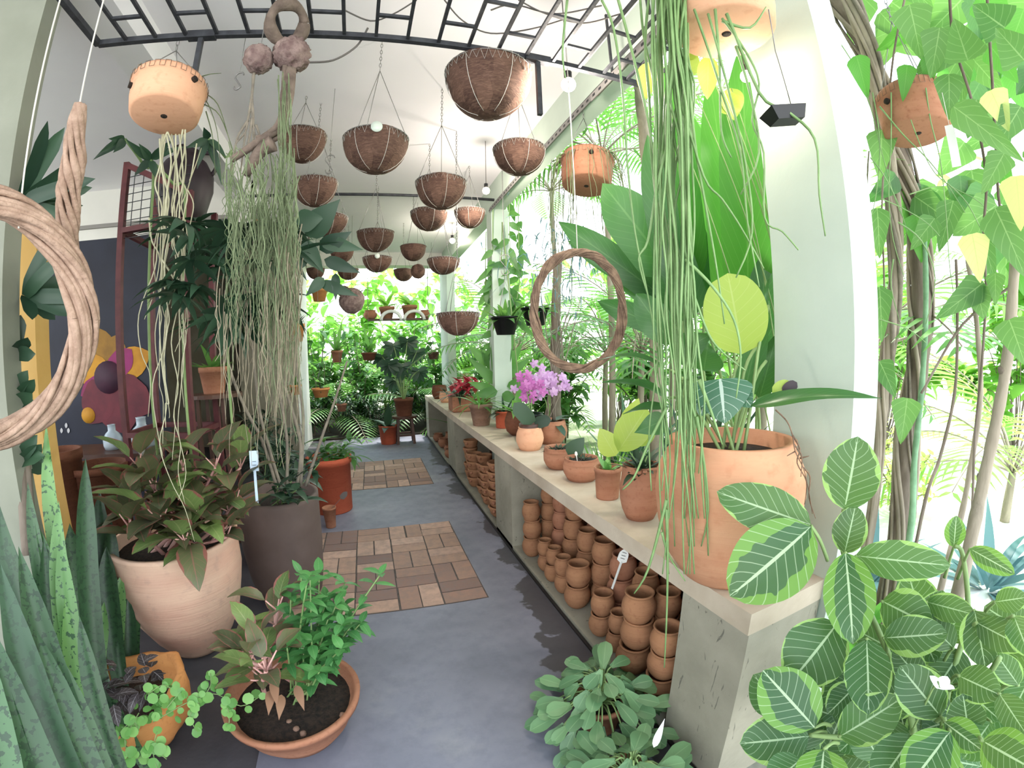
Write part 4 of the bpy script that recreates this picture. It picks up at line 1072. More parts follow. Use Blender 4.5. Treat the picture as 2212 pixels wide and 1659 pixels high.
mb = MB(); leaves_px(mb, [((1622, 878), (1905, 856), 50, 1.34, dict(prof='lance', bend=.5, nrm=(-.4, -.5, .75), fold=.3, wave=.05, dd=.06)), ((1620, 870), (1760, 838), 34, 1.38, dict(prof='lance', bend=.4, nrm=(.1, -.2, 1), fold=.2))], n=16, half=2); mb.build('arching_leaf', L['big'], t)
mb = MB(); mb.leafpx(P(1668, 850, 1.36), P(1712, 830, 1.36), .05, 'round', bend=.4, half=2); mb.build('yellow_patch', L['yellow'], t)
mb = MB(); mb.leafpx(P(1690, 848, 1.352), P(1722, 826, 1.352), .035, 'round', bend=.3, half=2); mb.build('dark_spot', M['dark_jug'], t)
mb = MB()
for a, b in (((1565, 900), (1600, 770)), ((1555, 900), (1540, 830)), ((1530, 900), (1450, 800)), ((1540, 900), (1445, 860)), ((1590, 900), (1622, 878)), ((1570, 900), (1640, 740)), ((1600, 900), (1655, 780)), ((1610, 890), (1660, 660))):
    mb.tube(spline([cb + V((R.uniform(-.05, .05), R.uniform(-.05, .05), .41)), (P(*a, 1.5) + P(*b, 1.58)) / 2 + V((0, 0, .02)), P(*b, 1.6)], 4), .006, 6)
mb.build('leaf_stalk', L['greenstem'], t)
G = [pxline(p, 1.335, 1.325) for p in (((1675, 885), (1700, 910), (1712, 940), (1718, 975), (1735, 1010), (1745, 1050), (1755, 1110)), ((1712, 940), (1728, 970), (1722, 1000), (1742, 1040), (1738, 1090)), ((1718, 975), (1700, 985)), ((1728, 990), (1748, 985)), ((1735, 1010), (1750, 1030), (1748, 1075), (1762, 1120)), ((1715, 960), (1732, 985), (1730, 1030)))]
strands(t, 'root', M['vinebrown'], G, .0028)

# -- pots along the shelf
c, r, h = place(1382, 1128, ZS, 92, 1003, .7)
t = pot_thing('clay_pot', 'brown clay pot of dark fern standing close beside the large orange pot', 'pot', c, bellypot(r, h, .65, .86, .6), 'terra', soilr=(r * .7, h * .88))
tuft(c + V((0, 0, h * .88)), 40, (.06, .15), .03, 'ovate', (.2, 1.4), (.3, 1.2), r * .6, n=4).build('foliage', L['shrubdark'], t)
mb = MB(); leaves_px(mb, [((1335, 975), (1398, 880), 74, 1.95, dict(prof='ellip', bend=.6)), ((1330, 985), (1295, 925), 50, 1.97), ((1370, 960), (1420, 900), 50, 2.0), ((1350, 930), (1380, 860), 40, 2.05)], prof='ovate', n=10, half=2); mb.build('leaf', L['yellow'], t)
mb = MB()
for q in ((1398, 985), (1350, 960), (1330, 980)): mb.tube([c + V((0, 0, h * .88)), P(*q, 1.97)], .003, 5)
mb.build('leaf_stalk', L['greenstem'], t)
mb = MB()
for k in range(3): mb.ball(c + ud(pi + .6 + k * .25, 0) * r * .95 + V((0, 0, h * .95)), .012, 8, 6)
mb.build('rim_knob', M['terra'], t)
c, r, h = place(1312, 1082, ZS, 60, 1008, .8)
t = pot_thing('clay_cup_pot', 'slim cup-shaped clay pot with a pale seedling on the shelf', 'pot', c, rimpot(r, h, .8, .12), 'terra', soilr=(r * .8, h * .82))
tuft(c + V((0, 0, h * .82)), 9, (.05, .12), .035, 'ovate', (.5, 1.4), (.3, .9), .01, n=5).build('foliage', L['pep'], t)
c, r, h = place(1256, 1043, ZS, 80, 988, .72)
t = pot_thing('clay_bowl', 'low clay bowl of dark succulents with a white tag stuck in it', 'bowl', c, bellypot(r, h, .72, .9, .75, .82), 'terra', soilr=(r * .8, h * .84))
tuft(c + V((0, 0, h * .82)), 60, (.03, .07), .012, 'lance', (.1, 1.2), (.2, .9), r * .75, n=3).build('foliage', L['shrubdark'], t)
plant_tag(c + V((-.04, -.03, h * .8)), c + V((-.055, -.035, h * .8 + .075)), .016, 'small white tag standing in the low clay bowl on the shelf', marks=0)
c, r, h = place(1208, 1016, ZS, 68, 965, .68)
t = pot_thing('clay_bowl', 'deeper clay bowl behind the low bowl, with a broad dark leaf leaning right', 'bowl', c, bellypot(r, h, .66, .92, .8, .85), 'terra', soilr=(r * .8, h * .86))
tuft(c + V((0, 0, h * .85)), 50, (.03, .08), .012, 'lance', (.1, 1.3), (.2, .9), r * .75, n=3).build('foliage', L['shrubdark'], t)
mb = MB(); leaves_px(mb, [((1228, 985), (1262, 945), 38, 2.65, dict(prof='ovate'))], half=2); mb.build('broad_leaf', L['shrubdark'], t)
c, r, h = place(1145, 975, ZS, 60, 922, .7)
t = pot_thing('round_clay_jar', 'round peach clay jar holding a dark plastic pot on the shelf front edge', 'jar', c, bellypot(r, h, .72, .80, .5), 'terra_pink', soilr=None)
mb = MB(); mb.lathe([(0, h * .8), (r * .70, h * .8), (r * .76, h * 1.16), (r * .70, h * 1.16), (r * .66, h * 1.0), (0, h * 1.0)], 24, c); mb.build('inner_pot', M['brown_jar'], t)
mb = MB(); leaves_px(mb, [((1150, 915), (1110, 870), 34, 3.3, dict(prof='strap')), ((1155, 915), (1190, 905), 26, 3.3, dict(prof='strap'))], half=2); mb.build('foliage', L['shrubdark'], t)
# orchids rise from the jars
def orchid(t, base, flowers, matk, n, spread, stems):
    mb = MB()
    for s in stems: mb.tube(spline([base, (base + P(*s)) / 2 + V((.01, 0, .03)), P(*s)], 5), .004, 6)
    mb.build('flower_stem', L['greenstem'], t)
    for (x, y, d) in flowers:
        mb = MB(); c = P(x, y, d); f = (EYE - c).normalized() + rv(.35)
        u = f.orthogonal().normalized(); f.normalize(); a0 = R.uniform(0, 6)
        for k in range(5):
            q = Matrix.Rotation(a0 + k * 2 * pi / 5, 3, f) @ u
            mb.leaf(c, q, f + q * .4, .042, .030 if k % 2 else .021, 'ellip', .5, n=5)
        mb.leaf(c, (f + u).normalized(), f, .015, .012, 'round', .2, n=3)
        mb.build('flower', L[matk], t)
fl = []
rr = random.Random(5)
for k in range(24): fl.append((rr.gauss(1140, 13), rr.gauss(834, 13), 3.35 + rr.uniform(-.06, .06)))
orchid(t, c + V((0, 0, h)), fl, 'pinkp', 0, 0, ((1138, 845, 3.35), (1148, 830, 3.36)))
c, r, h = place(1212, 958, ZS, 76, 905, .7); c = V((1.385, 3.27, ZS))
t = pot_thing('round_clay_jar', 'big round clay jar of lilac orchids behind the peach jar', 'jar', c, bellypot(r, h, .7, .86, .55), 'terra', soilr=(r * .7, h * .88))
fl = []
for k in range(40): fl.append((rr.gauss(1176, 18), rr.gauss(826, 13), 3.4 + rr.uniform(-.08, .08)))
orchid(t, c + V((0, 0, h)), fl, 'lilac', 0, 0, ((1165, 840, 3.4), (1185, 835, 3.42), (1178, 822, 3.4)))
tuft(c + V((0, 0, h * .9)), 10, (.14, .26), .06, 'strap', (.1, .6), (.6, 1.3), .03, n=6, half=2).build('foliage', L['palmdark'], t)
mb = MB()
for k in range(10):
    mb.tube(spline([c + V((R.uniform(-.05, .05), R.uniform(-.05, .05), h * .9)), P(1205 + R.uniform(-14, 14), 800 + R.uniform(-20, 20), 3.5), P(1205 + R.uniform(-40, 50), 640 + R.uniform(-40, 60), 3.6)], 5), .006, 5, .003)
mb.build('bare_stem', M['rootgrey'], t)
q = P(1250, 920, 3.75)
t = pot_thing('plastic_pot', 'black flared plastic pot right behind the lilac orchids', 'pot', V((1.36, 3.62, ZS)), rimpot(.10, .2, .6, .1), 'black_plastic', soilr=(.08, .16))
tuft(V((1.36, 3.62, ZS + .16)), 10, (.12, .24), .05, 'strap', (.2, 1.0), (.5, 1.2), .02, n=5).build('foliage', L['palmdark'], t)
c, r, h = place(1118, 942, ZS, 54, 888, .55)
t = pot_thing('egg_clay_pot', 'dark egg-shaped clay pot left of the round peach jar', 'pot', c, bellypot(r, h, .5, .78, .6), 'terra_dark', soilr=(r * .68, h * .88))
tuft(c + V((0, 0, h * .9)), 16, (.2, .45), .07, 'lance', (.5, 1.4), (.4, 1.3), .02, n=7, half=2).build('foliage', L['palm'], t)
c, r, h = place(1090, 926, ZS, 40, 887, .9)
t = pot_thing('clay_pot', 'straight reddish clay pot between the tall rimmed pot and the egg pot', 'pot', c, rimpot(r, h, .9, .1), 'terra_red', soilr=(r * .8, h * .8))
tuft(c + V((0, 0, h * .82)), 30, (.15, .3), .03, 'lance', (.3, 1.3), (.6, 1.5), .03, n=5).build('foliage', L['palmdark'], t)
c, r, h = place(1040, 921, ZS, 50, 871, .72); c = c + V((0, 0, 0))
t = pot_thing('rimmed_clay_pot', 'tall rimmed grey-brown clay pot with thin yellowed leaves on the shelf edge', 'pot', c, rimpot(r, h, .7, .2), 'terra_grey', soilr=(r * .8, h * .82))
mb = tuft(c + V((0, 0, h * .82)), 24, (.2, .4), .035, 'lance', (.3, 1.2), (.6, 1.5), .02, n=6)
mb.build('foliage', L['palm'], t)
# large dieffenbachia-like plant behind
c = V((1.28, 5.05, ZS)); t = pot_thing('clay_pot', 'dark clay pot of a tall broad-leaved plant at the shelf back near the middle column', 'pot', c, rimpot(.11, .2, .8), 'terra_dark', soilr=(.09, .16))
mb = MB(); leaves_px(mb, [(a_, b_, min(w_, 30) * .8, d_) for a_, b_, w_, d_ in [((1075, 830), (1010, 770), 30, 4.9), ((1080, 830), (1115, 700), 24, 4.9), ((1085, 820), (1150, 770), 28, 4.9), ((1070, 845), (1010, 825), 28, 4.8), ((1080, 830), (1060, 735), 26, 4.9), ((1095, 835), (1160, 820), 40, 4.8), ((1070, 800), (1035, 745), 36, 5), ((1085, 850), (1120, 870), 40, 4.7),
    ((1075, 845), (1020, 855), 40, 4.7), ((1090, 800), (1130, 740), 36, 5), ((1060, 790), (1010, 745), 40, 5)]], 4.9, prof='lance', bend=.8, half=2, n=9, fold=.2); mb.build('foliage', L['shrub'], t)
mb = MB(); mb.tube(spline([c + V((0, 0, .15)), P(1082, 850, 4.95), P(1080, 800, 4.95)], 4), .016, 7, .008); mb.build('stem', L['greenstem'], t)
# trough with red flowers
p = atz(995, 889, ZS); c = V((1.10, 5.62, ZS))
t = thing('clay_trough', 'long clay trough of bright red flowers on the far part of the shelf', 'pot', c)
mb = MB(); mb.box((.98, 5.46, ZS), (1.26, 5.78, ZS + .2)); o = mb.build('trough', M['terra'], t, False); md = o.modifiers.new('bev', 'BEVEL'); md.width = .012
tuft(c + V((0, 0, .2)), 60, (.15, .35), .03, 'lance', (.2, 1.4), (.4, 1.3), .13, n=5).build('foliage', L['palmdark'], t)
mb = MB()
for k in range(95):
    q = P(rr.gauss(1014, 16), rr.gauss(832, 10), 5.5 + rr.uniform(-.2, .2)); a = rr.uniform(0, 6)
    mb.leaf(q, ud(a, rr.uniform(-.3, .9)), (0, 0, 1), .18, .06, 'lance', .5, n=4)
mb.build('flower', L['red'], t)
# far cups
for i, (x, y, w_, tp, lab) in enumerate(((950, 862, 34, 832, 'dark flat clay bowl at the far end of the shelf'), (964, 870, 30, 846, 'round pale clay pot near the far end of the shelf'), (985, 878, 26, 850, 'leafy little clay pot just beyond the red flowers'))):
    c, r, h = place(x, y, ZS, w_, tp, .7); c.x = min(c.x, 1.3)
    t = pot_thing('clay_pot', lab, 'pot', c, bellypot(r, h, .7, .85, .5), ('terra_dark', 'terra_pink', 'terra')[i], soilr=(r * .7, h * .88))
    tuft(c + V((0, 0, h * .88)), 12 if i else 4, (.12, .3), .03, 'lance', (.2, 1.3), (.5, 1.2), .02, n=5).build('foliage', L['palmdark'], t)

# ------------------------------------------------------------------ pots on the floor at left
c = V((-1.12, 2.20, 0)); r = .335
t = thing('large_urn_pot', 'large pale clay urn of red-stemmed aglaonemas on the floor at left', 'pot', c)
hU = aty(398, 1195, c.y - r * .55).z + .02
mb = MB(); mb.lathe([(0, 0), (.15, 0), (.165, .02), (.22, .10), (.28, .22), (.315, .36), (r, .5 * hU + .14), (r * 1.0, hU * .9), (r * 1.01, hU - .02), (r * 1.02, hU), (r * .94, hU), (r * .92, hU - .06), (0, hU - .07)], 48, c); mb.build('pot', M['terra_pale'], t)
mb = MB(); mb.lathe([(0, hU - .075), (r * .91, hU - .075), (r * .91, hU - .06), (0, hU - .045)], 24, c); mb.build('soil', M['soil'], t)
def agla(t, tops, base, d, mats=('agla', 'agla2'), Ls=(.17, .25), nl=9, stemmat='pinkstem', zb=0):
    mbs = {m: MB() for m in mats}; sb = MB()
    for i, (x, y, dd) in enumerate(tops):
        tp = P(x, y, d + dd); b = V(base) + V((R.uniform(-.12, .12), R.uniform(-.12, .12), 0)); m_ = (b + tp) / 2 + rv(.02)
        sp = spline([b, m_, tp], 5); sb.tube(sp, .011, 7, .007)
        for k in range(nl):
            a = k * 2.4 + R.uniform(-.3, .3) + i; q = sp[-1 - (k // 3) * 2 if k // 3 * 2 < len(sp) else -1]
            el = 1.15 - .95 * k / nl + R.uniform(-.15, .15); d_ = ud(a, el); pl = .05 + .02 * (k % 3)
            e = q + d_ * pl; sb.tube([q, e], .0045, 5, .003)
            mbs[mats[0] if R.random() < .6 else mats[1]].leaf(e, d_, (0, 0, 1), R.uniform(*Ls), Ls[1] * R.uniform(.38, .48), 'ovate', R.uniform(.6, 1.3), fold=.25, n=7, half=2, wave=.03)
    sb.build('stem', L[stemmat], t)
    for m in mats: mbs[m].build('foliage', L[m], t)
agla(t, Ls=(.19, .29), tops=[(335, 1060, 0), (465, 1010, 0), (400, 1085, .1), (290, 1085, .05), (510, 1085, -.02), (350, 1130, -.15), (440, 1130, -.15), (300, 1010, .15), (520, 1010, .12), (395, 1010, .15), (490, 1160, -.18), (400, 1170, -.22), (280, 1140, -.1)], base=c + V((0, 0, hU - .06)), d=2.45)

c, r, h = place(668, 1630, 0, 286, 1462, .62); h = .19
c = V((c.x, c.y, 0))
t = thing('wide_clay_bowl', 'wide clay bowl of green impatiens and reddish aglaonema on the floor in front', 'bowl', c)
mb = MB(); mb.lathe([(0, 0), (r * .62, 0), (r * .8, h * .35), (r * .95, h * .85), (r, h * .86), (r * 1.02, h), (r * .94, h), (r * .9, h * .8), (0, h * .74)], 48, c); mb.build('pot', M['terra'], t)
mb = MB(); mb.lathe([(0, h * .76), (r * .89, h * .76), (r * .89, h * .79), (r * .5, h * .86), (0, h * .84)], 28, c); mb.build('soil', M['soil'], t)
agla(t, [(560, 1400, .0), (600, 1320, .15), (575, 1450, -.1), (540, 1430, .05)], c + V((-.1, .05, h * .8)), 1.88, Ls=(.12, .18), nl=9)
def bushy(t, c, tops, d, matk, Ls, W, prof='ovate', per=10, name='foliage', stem='greenstem', dn=.12):
    mb = MB(); sb = MB()
    for i, (x, y, dd) in enumerate(tops):
        tp = P(x, y, d + dd); b = V(c) + V((R.uniform(-.06, .06), R.uniform(-.06, .06), 0)); sp = spline([b, (b + tp) / 2 + rv(.02), tp], 5)
        sb.tube(sp, .0045, 6, .003)
        for k in range(per):
            q = sp[-1 - min(len(sp) - 2, (k * len(sp)) // (per * 2))]; a = k * 2.4 + i
            mb.leaf(q, ud(a, R.uniform(-.1, 1.0)), (0, 0, 1), R.uniform(*Ls), W * R.uniform(.8, 1.2), prof, R.uniform(.3, 1.1), fold=.2, n=5)
    sb.build('stem', L[stem], t); mb.build(name, L[matk], t)
bushy(t, c + V((.03, .02, h * .8)), [(rr.gauss(700, 45), rr.uniform(1240, 1420), rr.uniform(-.12, .15)) for k in range(22)] + [(690, 1240, .1), (745, 1260, .1), (780, 1345, 0), (650, 1240, .1), (620, 1400, -.05), (690, 1450, -.1)], 1.85, 'imp', (.055, .10), .035, 'ovate', 12)
mb = MB()
for x, y in ((608, 1500), (590, 1470), (585, 1490), (640, 1480)): mb.leafpx(P(x, y, 1.85), P(x + R.uniform(-10, 20), y + 55, 1.8), .035, 'lance', bend=.5)
mb.build('dry_leaf', L['dry'], t)
for x, y in ((640, 1575), (625, 1560), (655, 1585), (740, 1545)): mb = MB(); mb.ball(atz(x, y, h * .83), .013, 8, 6, jit=.2); mb.build('pebble', M['terra_grey'], t)
# orange carved pot with trailing peperomia
c, r, h = place(315, 1618, 0, 218, 1510, .6); c = V((c.x + .02, c.y, 0)); h = .23; r *= 1.22
t = thing('carved_orange_pot', 'orange scalloped clay pot with a swooping rim and trailing round-leaved plant', 'pot', c)
mb = MB(); vs = []; fs = []; S = 48
pr = [(.55, 0), (.75, .15), (.95, .45), (1.02, .75), (1.0, 1.0), (.9, 1.0), (.88, .7), (.6, .4), (0, .38)]
for i, (a, z) in enumerate(pr):
    for k in range(S):
        th = 2 * pi * k / S; sw = 1 + .28 * max(0, cos(th - .4)) ** 3 - .22 * max(0, cos(th + 2.0)) ** 2
        rr_ = r * a * (1 + .035 * sin(9 * th) * (z > .1)); vs.append(c + V((rr_ * cos(th), rr_ * sin(th), h * z * (sw if z > .6 else 1))))
for i in range(len(pr) - 1):
    for k in range(S): fs.append((i * S + k, i * S + (k + 1) % S, (i + 1) * S + (k + 1) % S, (i + 1) * S + k))
fs.append(tuple(range(S))[::-1]); mb.add(vs, fs); mb.build('pot', M['terra_orange'], t)
mb = MB(); mb.lathe([(0, h * .6), (r * .82, h * .6), (r * .8, h * .64), (0, h * .66)], 24, c); mb.build('soil', M['soil'], t)
mb = MB(); sb = MB()
trail = [((330, 1560), (400, 1520), (440, 1505), (470, 1500), (520, 1525), (560, 1505)), ((300, 1540), (270, 1600), (290, 1640), (330, 1620), (360, 1640)), ((340, 1580), (330, 1620), (340, 1660)), ((360, 1530), (390, 1500), (430, 1520), (410, 1545), (425, 1580)), ((440, 1505), (455, 1480), (455, 1455)), ((490, 1520), (495, 1545), (495, 1562)), ((320, 1500), (350, 1480), (375, 1490)), ((300, 1580), (285, 1560), (255, 1590), (262, 1630))]
for tl in trail:
    pts = spline([P(x, y, 1.95 - .0 * i) for i, (x, y) in enumerate(tl)], 4); sb.tube(pts, .002, 5)
    for q in pts[1::2]:
        for k in range(2):
            s_ = R.uniform(.024, .046); f = (EYE - q).normalized() + rv(.5); dd = f.orthogonal().normalized(); dd = Matrix.Rotation(R.uniform(0, 6), 3, f) @ dd
            mb.leaf(q + rv(.012), dd, f, s_, s_ * .95, 'round', .3, n=6)
for k in range(26):
    q = P(R.uniform(300, 380), R.uniform(1490, 1560), 1.97) + rv(.02); f = V((0, -.4, 1)) + rv(.5); mb.leaf(q, f.orthogonal(), f, R.uniform(.02, .035), .03, 'round', .3, n=6)
sb.build('trailing_stem', L['greenstem'], t); mb.build('foliage', L['pep'], t)
mb = MB()
for k in range(40):
    q = P(R.uniform(225, 345), R.uniform(1420, 1530), 2.0 + R.uniform(-.04, .08)); a = R.uniform(0, 6.28); mb.leaf(q, ud(a, R.uniform(-.3, .9)), (0, 0, 1), R.uniform(.05, .09), .045, 'ovate', .7, n=5, half=2)
mb.build('dark_foliage', L['darkpep'], t)
# tall brown stoneware pot and what grows in it
c = V((-.66, 2.72, 0)); r = .265; h = aty(628, 1078, c.y - r * .5).z
t = thing('brown_stoneware_pot', 'tall dark brown stoneware planter behind the pale urn', 'pot', c)
mb = MB(); mb.lathe([(0, 0), (.19, 0), (.21, .03), (.235, .15), (.255, .35), (r, h - .03), (r, h), (r * .9, h), (r * .87, h - .08), (0, h - .09)], 40, c); mb.build('pot', M['brown_pot'], t)
mb = MB(); mb.lathe([(0, h - .09), (r * .86, h - .09), (r * .86, h - .07), (0, h - .05)], 24, c); mb.build('soil', M['soil'], t)
bushy(t, c + V((.02, -.02, h - .07)), [(630, 1040, -.05), (660, 1020, 0), (600, 1050, -.1), (640, 1060, -.2), (690, 1000, .1), (610, 1080, -.25), (660, 1080, -.2)], 2.75, 'palmdark', (.10, .17), .05, 'lance', 7)
sb = MB()
for p_ in (((600, 1060), (570, 960), (520, 860), (490, 760), (500, 640), (480, 560)), ((620, 1060), (620, 950), (605, 850), (600, 800)), ((640, 1060), (650, 960), (620, 850), (590, 760), (560, 600), (540, 480)), ((660, 1050), (690, 960), (725, 860), (750, 780)), ((610, 1060), (585, 980), (560, 880), (545, 700), (560, 560)), ((650, 1050), (655, 900), (640, 760), (650, 560), (690, 480))):
    sb.tube(spline(pxline(p_, 2.72, 2.6), 4), .011, 7, .005)
sb.build('cane', M['rootgrey'], t)
mb = MB()
hubs = [(rr.uniform(340, 640), rr.uniform(470, 720)) for k in range(26)] + [(480, 560), (520, 600), (430, 620), (560, 560), (450, 690), (500, 700), (540, 640), (600, 540), (410, 560), (390, 640), (470, 520), (520, 500), (580, 620), (640, 500), (430, 480), (610, 480)]
for (x, y) in hubs:
    q = P(x, y, R.choice([1.72, 1.8, 2.45, 2.6])); ax_ = ud(R.uniform(0, 6.28), R.uniform(-.3, .7))
    n_ = (V((0, 0, 1)) + rv(.5)).normalized(); u = n_.orthogonal().normalized()
    for k in range(9):
        dd = Matrix.Rotation(k * 2 * pi / 9 + R.uniform(-.15, .15), 3, n_) @ u
        mb.leaf(q, dd, n_, R.uniform(.16, .26) * (q - EYE).length / 2.3, .036, 'lance', R.uniform(.5, 1.1), fold=.25, n=6)
leaves_px(mb, [((660, 510), (735, 430), 60, 2.5), ((650, 520), (700, 590), 40, 2.5), ((690, 540), (760, 500), 40, 2.5), ((690, 520), (785, 540), 34, 2.5), ((640, 480), (700, 470), 50, 2.5), ((660, 540), (610, 600), 44, 2.5), ((700, 560), (780, 590), 30, 2.5), ((690, 610), (775, 640), 26, 2.5), ((700, 600), (660, 640), 26, 2.5), ((725, 590), (725, 650), 20, 2.5)], 2.5, prof='lance', bend=.5, half=2)
mb.build('foliage', L['palmdark'], t)
plant_tag(P(556, 1090, 2.35), P(548, 978, 2.38), .045, 'pale blue card label on a stake beside the red-leaved urn', 'tagb', 2, card=True)
# red plastic pots
c, r, h = place(722, 1113, 0, 96, 985, .85)
t = pot_thing('red_plastic_pot', 'tall orange-red pot of dark leafy plants standing behind the brown planter', 'pot', c, rimpot(r, h, .85, .12), 'terra_red', soilr=(r * .8, h * .82))
bushy(t, c + V((0, 0, h * .82)), [(rr.uniform(690, 770), rr.uniform(940, 1010), rr.uniform(-.15, .15)) for k in range(9)], 4.5, 'shrub', (.14, .24), .06, 'lance', 8)
c, r, h = place(716, 1142, 0, 30, 1095, .75)
t = pot_thing('small_clay_pot', 'little clay pot on the floor before the orange-red pot', 'pot', c, rimpot(r, h, .7), 'terra', soilr=(r * .75, h * .8))
plant_tag(c + V((0, 0, h * .8)), P(750, 1062, 4.0), .05, 'thin metal plant tag sloping out of the little clay pot', 'wire', 0)
c = V((-.95, 3.35, 0)); t = pot_thing('red_clay_pot', 'red clay pot mostly hidden behind the brown planter', 'pot', c, rimpot(.2, .52, .8), 'terra_red', soilr=(.16, .42))
bushy(t, c + V((0, 0, .42)), [(rr.uniform(570, 690), rr.uniform(960, 1020), .2) for k in range(8)], 3.4, 'palmdark', (.15, .25), .05, 'lance', 7)
# pot on the rail in the left bay
c = P(463, 850, 4.0); t = pot_thing('rimmed_clay_pot', 'red-brown rimmed clay pot on the stand in the left room', 'pot', c, rimpot(.12, .22, .72, .2), 'terra', soilr=(.1, .17))
tuft(c + V((0, 0, .17)), 18, (.15, .4), .06, 'lance', (.4, 1.4), (.3, 1.1), .03, n=5).build('foliage', L['shrub'], t)
ts = thing('plant_stand', 'dark stand under the rimmed pot in the left room', 'stand', V((c.x, c.y, 0)))
mb = MB(); mb.lathe([(0, c.z - .03), (.24, c.z - .03), (.24, c.z), (0, c.z)], 24, (c.x, c.y, 0)); mb.build('stand_top', M['brown_jar'], ts, False)
for k in range(4):
    a = pi / 4 + k * pi / 2; mb = MB(); mb.bar((c.x + .17 * cos(a), c.y + .17 * sin(a), 0), (c.x + .15 * cos(a), c.y + .15 * sin(a), c.z - .03), .03); mb.build('leg', M['brown_jar'], ts, False)
# stool with the split-leaf plant at the far end
c = V((.50, 7.55, 0)); hs = aty(878, 898, 7.5).z
ts = thing('wooden_stool', 'dark stool carrying the split-leaved plant at the far end', 'stool', c)
mb = MB(); mb.lathe([(0, hs - .04), (.22, hs - .04), (.22, hs), (0, hs)], 24, c); mb.build('seat', M['brown_jar'], ts, False)
for k in range(4):
    a = pi / 4 + k * pi / 2; mb = MB(); mb.bar((c.x + .2 * cos(a), c.y + .2 * sin(a), 0), (c.x + .16 * cos(a), c.y + .16 * sin(a), hs - .04), .045); mb.build('leg', M['brown_jar'], ts, False)
mb = MB()
for k in range(4):
    a = pi / 4 + k * pi / 2; b = a + pi / 2; mb.bar((c.x + .19 * cos(a), c.y + .19 * sin(a), .15), (c.x + .19 * cos(b), c.y + .19 * sin(b), .15), .03)
mb.build('stretcher', M['brown_jar'], ts, False)
t = pot_thing('dark_clay_pot', 'dark pot of split-leaved monstera standing on the stool', 'pot', c + V((0, 0, hs)), rimpot(.17, .30, .75, .15), 'terra_dark', soilr=(.14, .25))
mb = MB(); sb = MB()
for x, y in ((850, 745), (880, 735), (900, 760), (840, 785), (870, 790), (905, 800), (825, 770), (850, 820)):
    q = P(x, y, 7.7 + R.uniform(-.3, .3)); sb.tube(spline([c + V((0, 0, hs + .25)), (c + V((0, 0, hs + .3)) + q) / 2 + V((0, 0, .1)), q], 4), .012, 6, .008)
    f = (EYE - q).normalized() + V((R.uniform(-.4, .4), 0, .5))
    for k in range(9):   # finger lobes of one split leaf
        a = -1.9 + 3.8 * k / 8; dn = V((0, 0, -1)); side = f.cross(dn).normalized(); mb.leaf(q, dn * cos(a) + side * sin(a), f, .26 * (1 - .25 * abs(a) / 1.9), .075, 'strap', .3, n=5)
sb.build('leaf_stalk', L['greenstem'], t); mb.build('foliage', L['palmdark'], t)
c, r, h = place(840, 961, 0, 40, 918, .8)
t = pot_thing('red_clay_pot', 'dull red pot on the floor beside the stool at the far end', 'pot', c, rimpot(r, h, .8, .12), 'terra_red', soilr=(r * .8, h * .82))
tuft(c + V((0, 0, h * .82)), 14, (.3, .6), .12, 'lance', (.4, 1.4), (.4, 1.2), .04, n=6, half=2).build('foliage', L['shrubdark'], t)

# ------------------------------------------------------------------ left side: snake plants, palm, rack, jars
t = thing('snake_plant', 'tall clump of mottled snake plant filling the lower left corner', 'plant', (-1.3, 1.2, -.006))
m1, m2 = MB(), MB()
sw = [((160, 1330), (98, 912), 42, 2.0, 1), ((200, 1420), (185, 990), 56, 1.95, 0), ((150, 1380), (125, 1080), 50, 1.9, 1), ((255, 1430), (215, 1060), 50, 2.05, 0), ((120, 1380), (60, 1040), 40, 1.95, 0), ((235, 1420), (240, 1120), 44, 2.0, 0), ((170, 1440), (130, 1150), 50, 1.85, 1),
      ((120, 1560), (0, 1090), 70, 1.55, 0), ((180, 1640), (40, 1180), 74, 1.5, 0), ((150, 1690), (0, 1215), 80, 1.4, 0), ((220, 1500), (150, 1130), 60, 1.75, 0), ((100, 1700), (-30, 1330), 80, 1.35, 0), ((250, 1480), (262, 1240), 44, 1.95, 1), ((205, 1470), (225, 1300), 40, 1.85, 1), ((160, 1480), (140, 1290), 40, 1.8, 1),
      ((270, 1520), (230, 1180), 50, 1.9, 0), ((90, 1500), (20, 1150), 60, 1.7, 0), ((60, 1450), (15, 1180), 50, 1.8, 0), ((200, 1700), (80, 1360), 70, 1.45, 0), ((60, 1720), (20, 1480), 70, 1.35, 0), ((240, 1600), (170, 1330), 50, 1.7, 0), ((280, 1450), (275, 1290), 40, 2.0, 0), ((130, 1640), (75, 1450), 56, 1.5, 0), ((230, 1690), (120, 1400), 60, 1.5, 0),
      ((180, 1400), (75, 1120), 44, 1.95, 0), ((110, 1420), (95, 1160), 44, 1.9, 0), ((290, 1440), (290, 1230), 36, 2.1, 0), ((10, 1600), (-40, 1250), 80, 1.4, 0), ((20, 1700), (-20, 1400), 80, 1.3, 0)]
for a, b, w_, d_, k in sw:
    if a[0] >= 205 and a[1] <= 1520: d_ += .55
    w_ *= .82
    pa = P(a[0], a[1], d_ + .05); pb = P(b[0], b[1], d_)
    if pa.z > .1: pa = pa - (pb - pa) * ((pa.z) / max(.1, (pb - pa).z))      # carry each blade down to the soil
    pa.z = max(pa.z, .0)
    (m2 if k else m1).leafpx(pa, pb, siz(b[0], b[1], w_ * 1.1, d_), 'sword', bend=R.uniform(-.12, .25), fold=.45, n=14, half=2, wave=.02, roll=R.uniform(-.5, .5))
m1.build('dark_blade', L['snake'], t); m2.build('light_blade', L['snake2'], t)
